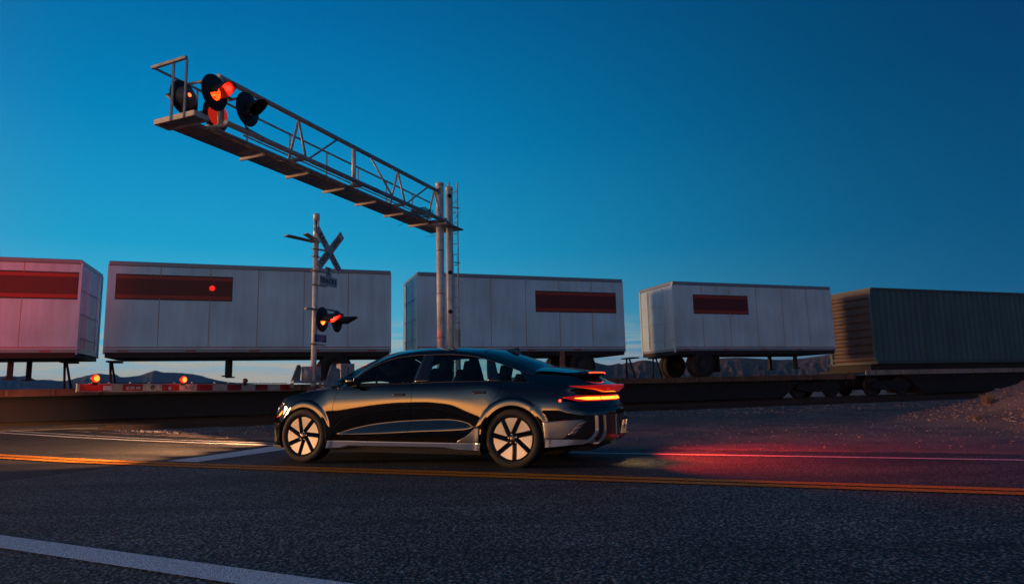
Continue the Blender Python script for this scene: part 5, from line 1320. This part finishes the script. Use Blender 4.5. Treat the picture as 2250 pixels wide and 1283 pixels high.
# ---- small things ---------------------------------------------------
mp_ = empty('mile_post', T(6.6, 16.0, .0)); tag(mp_, 'short weathered wooden mile post with black figures behind the car roof', 'mile post')
po = T(6.6, 16.0, 0)
P0 = np.array([1.262, 17.40, 0]); mp_.location = tuple(P0)
pb = MB().box((0, 0, .92), (.11, .03, 1.86), (1, 0, 0), (0, 1, 0), ZU, bev=.006).build('board', mat('weathered_board', (.16, .12, .095), .9, noise=.45, nscale=14), mp_)
text_part('5', .17, (-.005, -.018, 1.75), (1, 0, 0), (0, 0, 1), SIGNK, pb); text_part('0', .17, (-.005, -.018, 1.58), (1, 0, 0), (0, 0, 1), SIGNK, pb)
bx0 = W(7.97, 15.07, 0)
cab_ = MB(); cab_.box((0, 0, 1.22), (.12, .10, 2.44), PD, RD, ZU, bev=.01); co_ = cab_.build('steel_guard_post', GALV); co_.location = tuple(bx0+PD*.02-RD*.02); tag(co_, 'grey square steel post standing at the foot of the mast ladder', 'post')
bt = MB(); bt.box((0, 0, .16), (.42, .34, .32), bev=.06); bo = bt.build('concrete_block', mat('old_concrete', (.24, .21, .18), .9, noise=.4, nscale=6, bump=.4)); bo.location = (11.35, 14.35, float(mound_h(np.array([11.3]), np.array([14.35]))[0])+.02); tag(bo, 'weathered concrete lump half sunk in the dirt mound', 'concrete block')
sk = MB(); sk.tube((0, 0, -.1), (.03, 0, .36), .016, n=7); so_ = sk.build('wooden_stake', TIE); so_.location = (11.0, 14.1, float(mound_h(np.array([11.]), np.array([14.1]))[0])); tag(so_, 'thin dark stake stuck in the mound beside the concrete lump', 'stake')
def tuft(x, y, n, h, label):
    mb = MB(); z = float(ground_h(np.array([x]), np.array([y]))[0])
    for i in range(n):
        a = random.random()*6.28; l = h*random.uniform(.5, 1); r = random.uniform(0, .10); b = np.array([x+math.cos(a)*r, y+math.sin(a)*r, z-.02]); t = b+np.array([math.cos(a)*l*.55, math.sin(a)*l*.55, l]); md_ = (b+t)/2+np.array([0, 0, l*.12])
        s_ = np.array([-math.sin(a), math.cos(a), 0])*.004
        mb.add([b-s_, b+s_, md_+s_, md_-s_], [(0, 1, 2, 3)]); mb.add([md_-s_, md_+s_, t], [(0, 1, 2)])
    o = mb.build('dry_grass_tuft', mat('dry_grass', (.22, .15, .09), .9), weld=False); tag(o, label, 'grass tuft')
tuft(10.35, 14.9, 130, .30, 'dry grass tuft on the crest of the dirt mound'); tuft(9.45, 14.0, 60, .14, 'small withered tuft low on the left slope of the mound'); tuft(10.9, 13.0, 60, .12, 'small withered tuft at the foot of the mound near the road')

# ================================================================== TRAIN
TNC = 23.6; FACE = 22.33; RAILZ = .262
def trailer_mat(name, c, rough=.42):
    """painted sheet: slow blotches and vertical dirt streaks"""
    m = mat(name, c, rough); t = m.node_tree; b = t.nodes['Principled BSDF']; tc = N(t, 'ShaderNodeTexCoord')
    mp = N(t, 'ShaderNodeMapping', inp={'Scale': (2.6, 2.6, .3)}); t.links.new(tc.outputs['Object'], mp.inputs[0])
    n1 = N(t, 'ShaderNodeTexNoise', inp={'Scale': 1.6, 'Detail': 6.0, 'Roughness': .65}); t.links.new(mp.outputs[0], n1.inputs[0])
    n2 = N(t, 'ShaderNodeTexNoise', inp={'Scale': .8, 'Detail': 4.0}); t.links.new(tc.outputs['Object'], n2.inputs[0])
    col = mix(t, 1.0, c, ramp(t, [(.32, .84), (.6, 1.03)], n1.outputs[0]), 'MULTIPLY'); col = mix(t, 1.0, col, ramp(t, [(.3, .84), (.7, 1.08)], n2.outputs[0]), 'MULTIPLY'); t.links.new(col, b.inputs['Base Color'])
    return m
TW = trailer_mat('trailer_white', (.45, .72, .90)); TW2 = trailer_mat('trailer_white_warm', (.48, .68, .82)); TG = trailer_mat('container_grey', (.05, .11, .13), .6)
RAILG = mat('trailer_rail_grey', (.24, .26, .30), .4, .4); DARKR = mat('trailer_panel_dark_red', (.10, .008, .006), .45); ORR = mat('trailer_panel_orange', (.30, .03, .012), .45); NAVY = mat('trailer_panel_edge', (.012, .012, .02), .4); REDL = mat('trailer_red_line', (.32, .03, .035), .4)
STEELD = mat('car_frame_dark', (.022, .018, .018), .7, .2, noise=.4, nscale=2); SILL = mat('sill_rust', (.16, .085, .055), .75, .1, noise=.5, nscale=1.5); SILLG = mat('sill_grey', (.26, .23, .21), .6, noise=.4, nscale=1.2)
TIREB = mat('trailer_tyre', (.012, .012, .012), .85); WHL = mat('steel_wheel', (.05, .04, .035), .6, .5)
Z0, Z1 = 2.07, 4.93
def tl(td, tn, z, o): return T(td, tn, z)-o
def seams(mb, td0, td1, z0, z1, o, step, tn, proud=.004, w=.022):
    n = int((td1-td0)/step)
    for i in range(1, n): mb.box(tl(td0+(td1-td0)*i/n, tn-proud/2, (z0+z1)/2, o), (w, proud, z1-z0), TD, TN, ZU)
def trailer(td0, td1, label, panel, body=TW, wheels_at=-1, end_m=None):
    O = T((td0+td1)/2, TNC, 0); r = empty('semi_trailer', O); tag(r, label, 'truck trailer', 'short truck trailers loaded on the train')
    t = lambda td, tn, z: tl(td, tn, z, O); f0, f1 = FACE, FACE+2.55; mid = (td0+td1)/2; L_ = td1-td0
    MB().box(t(mid, (f0+f1)/2, (Z0+.24+Z1-.14)/2), (L_, 2.55, Z1-Z0-.38), TD, TN, ZU, bev=.012).build('body', body, r)
    mb = MB(); mb.box(t(mid, (f0+f1)/2, Z1-.07), (L_+.01, 2.58, .14), TD, TN, ZU, bev=.03); mb.build('top_rail', RAILG, r)
    mb = MB(); mb.box(t(mid, (f0+f1)/2, Z0+.195), (L_+.012, 2.575, .09), TD, TN, ZU); mb.build('lower_rail', RAILG, r)
    MB().box(t(mid, (f0+f1)/2, Z0+.075), (L_-.05, 2.50, .15), TD, TN, ZU).build('floor_frame', STEELD, r)
    MB().box(t(mid, f0-.004, Z0+.295), (L_, .006, .028), TD, TN, ZU).build('painted_line', REDL, r)
    mb = MB(); seams(mb, td0, td1, Z0+.32, Z1-.15, O, 1.22, f0, .004, .030); mb.build('side_posts', mat('trailer_seam', (.33, .34, .36), .45), r)
    # corner posts and end door gear
    for td in (td0, td1):
        s = -1 if td == td0 else 1; mb = MB()
        for tn in (f0+.05, f1-.05): mb.box(t(td+s*.008, tn, (Z0+Z1)/2), (.03, .10, Z1-Z0-.2), TD, TN, ZU)
        for tn in (f0+.7, f1-.7): mb.tube(t(td+s*.04, tn, Z0+.3), t(td+s*.04, tn, Z1-.2), .018, n=8)
        for z in (Z0+.6, Z0+1.3, Z0+2.0): mb.box(t(td+s*.02, (f0+f1)/2, z), (.03, 2.2, .05), TD, TN, ZU)
        mb.build('end_door', end_m or body, r)
    if panel:
        p0, p1, z0, z1 = panel; pm = (p0+p1)/2
        for (za, zb, m, pr) in ((z0, z1, NAVY, .004), (z0+.04, z1-.04, ORR, .007), (z0+.15, z1-.14, DARKR, .010)):
            o_ = MB().box(t(pm, f0-pr/2, (za+zb)/2), (p1-p0-(.0 if m is NAVY else .04), pr, zb-za), TD, TN, ZU).build('painted_panel', m, r)
    tp = MB()
    for k in range(int(L_/.9)): tp.box(t(td0+.5+.9*k, f0-.012, Z0+.19), (.28, .004, .045), TD, TN, ZU, mi=k % 2)
    tp.build('reflective_tape', [REDL, RAILG], r)
    # wheels and dolly legs
    wx = td0+1.25 if wheels_at < 0 else td1-1.75
    for tn in (f0+.12, f0+.42, f1-.42, f1-.12):
        w = MB(); w.lathe([(0, -.06), (.20, -.06), (.22, -.13), (.48, -.13), (.505, -.09), (.505, .09), (.48, .13), (.22, .13), (.20, .06), (0, .06)], t(wx, tn, Z0-.37), TN, n=28).build('wheel', TIREB, r)
    w = MB(); w.lathe([(0, .11), (.12, .12), (.22, .10)], t(wx, f0+.12, Z0-.37), -TN, n=20).build('hub', WHL, r)
    MB().box(t(wx+(.7 if wheels_at < 0 else -.7), f0+.27, Z0-.35), (.02, .55, .7), TD, TN, ZU).build('mud_flap', BLACKR, r)
    lx = td1-1.7 if wheels_at < 0 else td0+3.3
    for tn in (f0+.5, f1-.5): mb = MB(); mb.box(t(lx, tn, Z0-.28), (.12, .12, .56), TD, TN, ZU); mb.box(t(lx, tn, Z0-.57), (.28, .24, .04), TD, TN, ZU); mb.build('landing_leg', STEELD, r)
    return r
trailer(-13.9, -5.45, 'white trailer at the left edge, tinted pink, with a long dark red panel', (-13.9, -5.5, 3.75, 4.55), wheels_at=-1)
trailer(-4.75, 3.55, 'white trailer left of centre with the red panel at its left end', (-4.55, -1.35, 3.78, 4.55), wheels_at=1)
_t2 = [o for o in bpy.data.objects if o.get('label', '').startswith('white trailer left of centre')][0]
MB().lathe([(0, .03), (.05, .027), (.075, .01), (.08, 0)], T(-1.93, FACE-.012, 4.18)-T(-.6, TNC, 0), -TN, n=24).build('red_light_spot', emis('red_spot_glow', (1, .02, .012), 1.3), _t2)  # added glowing disc standing in for a point of red light here
trailer(4.45, 12.3, 'white trailer behind the car with the dark red panel at its right end', (8.75, 12.0, 3.62, 4.40), wheels_at=1)
trailer(14.5, 22.3, 'white trailer right of the car with its bright end wall showing', (15.4, 18.0, 3.66, 4.43), body=TW2, wheels_at=-1)
# dark container sitting low at the right
O = T(33, TNC, 0); ct = empty('freight_container', O); tag(ct, 'dark grey green freight container at the right end of the train', 'container')
t = lambda td, tn, z: tl(td, tn, z, O)
c0_, c1_ = 24.6, 39.6
P = []
for i, td in enumerate(np.arange(c0_, c1_+.01, .09)):
    k = [0, .022, .022, 0][i % 4]; P.append([t(td, FACE+.02+k, z) for z in (1.74, 4.86)])
MB().grid(np.array(P), smooth=False).build('side_wall', TG, ct)
MB().box(t((c0_+c1_)/2, FACE+1.30, 3.30), (c1_-c0_-.02, 2.44, 3.12), TD, TN, ZU).build('body', TG, ct)
mb = MB(); mb.box(t((c0_+c1_)/2, FACE+1.28, 4.91), (c1_-c0_+.02, 2.58, .11), TD, TN, ZU); mb.box(t((c0_+c1_)/2, FACE+1.28, 1.69), (c1_-c0_+.02, 2.58, .13), TD, TN, ZU); mb.build('frame_rail', mat('container_rail', (.05, .065, .065), .5), ct)
EW = mat('container_end_brown', (.10, .062, .045), .55, noise=.3, nscale=2); P = []
for i, z in enumerate(np.arange(1.74, 4.87, .085)):
    k = [0, .05, .05, 0][i % 4]; P.append([t(c0_-.015-k, tn, z) for tn in (FACE+.05, FACE+2.5)])
MB().grid(np.array(P), smooth=False).build('end_wall', EW, ct)
for td in (c0_, c1_, 27.6, 36.6):
    for tn in (FACE+.06, FACE+2.5): MB().box(t(td, tn, 3.3), (.16, .14, 3.2), TD, TN, ZU).build('corner_post', TG, ct)
# flat cars
def flatcar(td0, td1, label, low=False):
    O = T((td0+td1)/2, TNC, 0); r = empty('flat_car', O); tag(r, label, 'flat car', 'flat cars carrying the trailers')
    t = lambda td, tn, z: tl(td, tn, z, O); mid = (td0+td1)/2; L_ = td1-td0; top = 1.20 if not low else 1.36
    MB().box(t(mid, TNC, top-.05), (L_, 2.60, .10), TD, TN, ZU).build('deck', STEELD, r)
    mb = MB(); mb.box(t(mid, FACE-.03, top-.10), (L_, .05, .20), TD, TN, ZU); mb.box(t(mid, FACE-.045, top-.012), (L_, .06, .024), TD, TN, ZU); mb.build('side_sill', SILL if not low else SILLG, r)
    mb = MB(); mb.prism([t(td0+2.6, FACE+.25, top-.2), t(td1-2.6, FACE+.25, top-.2), t(td1-3.6, FACE+.25, .30), t(td0+3.6, FACE+.25, .30)], TN*1.9); mb.box(t(mid, TNC, .95), (L_-.3, .5, .4), TD, TN, ZU); mb.build('centre_girder', STEELD, r)
    sp0 = MB().box((0, 0, 0), (.10, .07, .17), TD, TN, ZU, bev=.008).build('stake_pocket', SILL if not low else SILLG, r); sp0.location = tuple(t(td0+1, FACE-.09, top-.10))
    for k in range(1, int(L_/1.1)): c2 = sp0.copy(); COL.objects.link(c2); c2.parent = r; c2.location = tuple(t(td0+1+1.1*k, FACE-.09, top-.10))
    for tds in (td0+.35, td1-.35):
        ld = MB(); ld.tube(t(tds-.2, FACE-.06, .45), t(tds-.2, FACE-.06, top), .014, n=6); ld.tube(t(tds+.2, FACE-.06, .45), t(tds+.2, FACE-.06, top), .014, n=6)
        for z in (.46, .72, .96): ld.tube(t(tds-.2, FACE-.06, z), t(tds+.2, FACE-.06, z), .012, n=6)
        ld.build('step_ladder', STEELD, r)
    for bt_ in (td0+1.7, td1-1.7):
        bg_ = MB(); bg_.box(t(bt_, TNC, .72), (.5, 2.1, .25), TD, TN, ZU)
        for tn in (TNC-1.02, TNC+1.02): bg_.prism([t(bt_-1.15, tn, .62), t(bt_-.5, tn, .50), t(bt_+.5, tn, .50), t(bt_+1.15, tn, .62), t(bt_+1.1, tn, .80), t(bt_+.4, tn, .92), t(bt_-.4, tn, .92), t(bt_-1.1, tn, .80)], TN*.14)
        b_ = bg_.build('bogie', STEELD, r)
        for dx in (-.87, .87):
            for tn, s in ((TNC-.75, -1), (TNC+.75, 1)): MB().lathe([(0, .07), (.10, .08), (.14, .04), (.36, .03), (.42, .06), (.42, -.03), (.45, -.06), (0, -.06)], t(bt_+dx, tn, RAILZ+.42), TN*s, n=32).build('wheel', WHL, b_)
    for td, s in ((td0, -1), (td1, 1)): mb = MB(); mb.box(t(td+s*.18, TNC, .88), (.5, .2, .22), TD, TN, ZU, bev=.02); mb.build('coupler', STEELD, r)
    for td in ((td0+td1)/2-.6, (td0+td1)/2+.6): mb = MB(); mb.box(t(td, TNC, top+.80), (.30, .9, .05), TD, TN, ZU); mb.tube(t(td, TNC-.35, top), t(td-.1, TNC-.1, top+.8), .035, n=8); mb.tube(t(td, TNC+.35, top), t(td-.1, TNC+.1, top+.8), .035, n=8); mb.build('trailer_stand', STEELD, r) if not low else None
    if low: MB().box(t(mid, TNC, top+.12), (L_-1.0, 2.3, .24), TD, TN, ZU).build('container_cradle', STEELD, r)
    return r
flatcar(-14.6, 4.0, 'flat car under the two left trailers with rusty side sill')
flatcar(4.4, 23.2, 'flat car behind the car, under the two middle trailers')
flatcar(23.8, 41.5, 'flat car with pale side sill under the dark container', low=True)

# dusk haze over the plain
hz = MB().box((0, 1500, 125), (18000, 14000, 280)).build('haze', mat('haze_tmp'), recalc=True)
hm = bpy.data.materials.new('haze_air'); hm.use_nodes = True; t = hm.node_tree; t.nodes.clear()
pv = N(t, 'ShaderNodeVolumePrincipled', inp={'Color': (.16, .42, 1.0, 1), 'Density': .00003, 'Anisotropy': .0}); o = N(t, 'ShaderNodeOutputMaterial'); t.links.new(pv.outputs[0], o.inputs['Volume'])
hz.data.materials.clear(); hz.data.materials.append(hm); tag(hz, 'thin blue dusk haze lying over the desert plain', 'haze', kind='stuff')
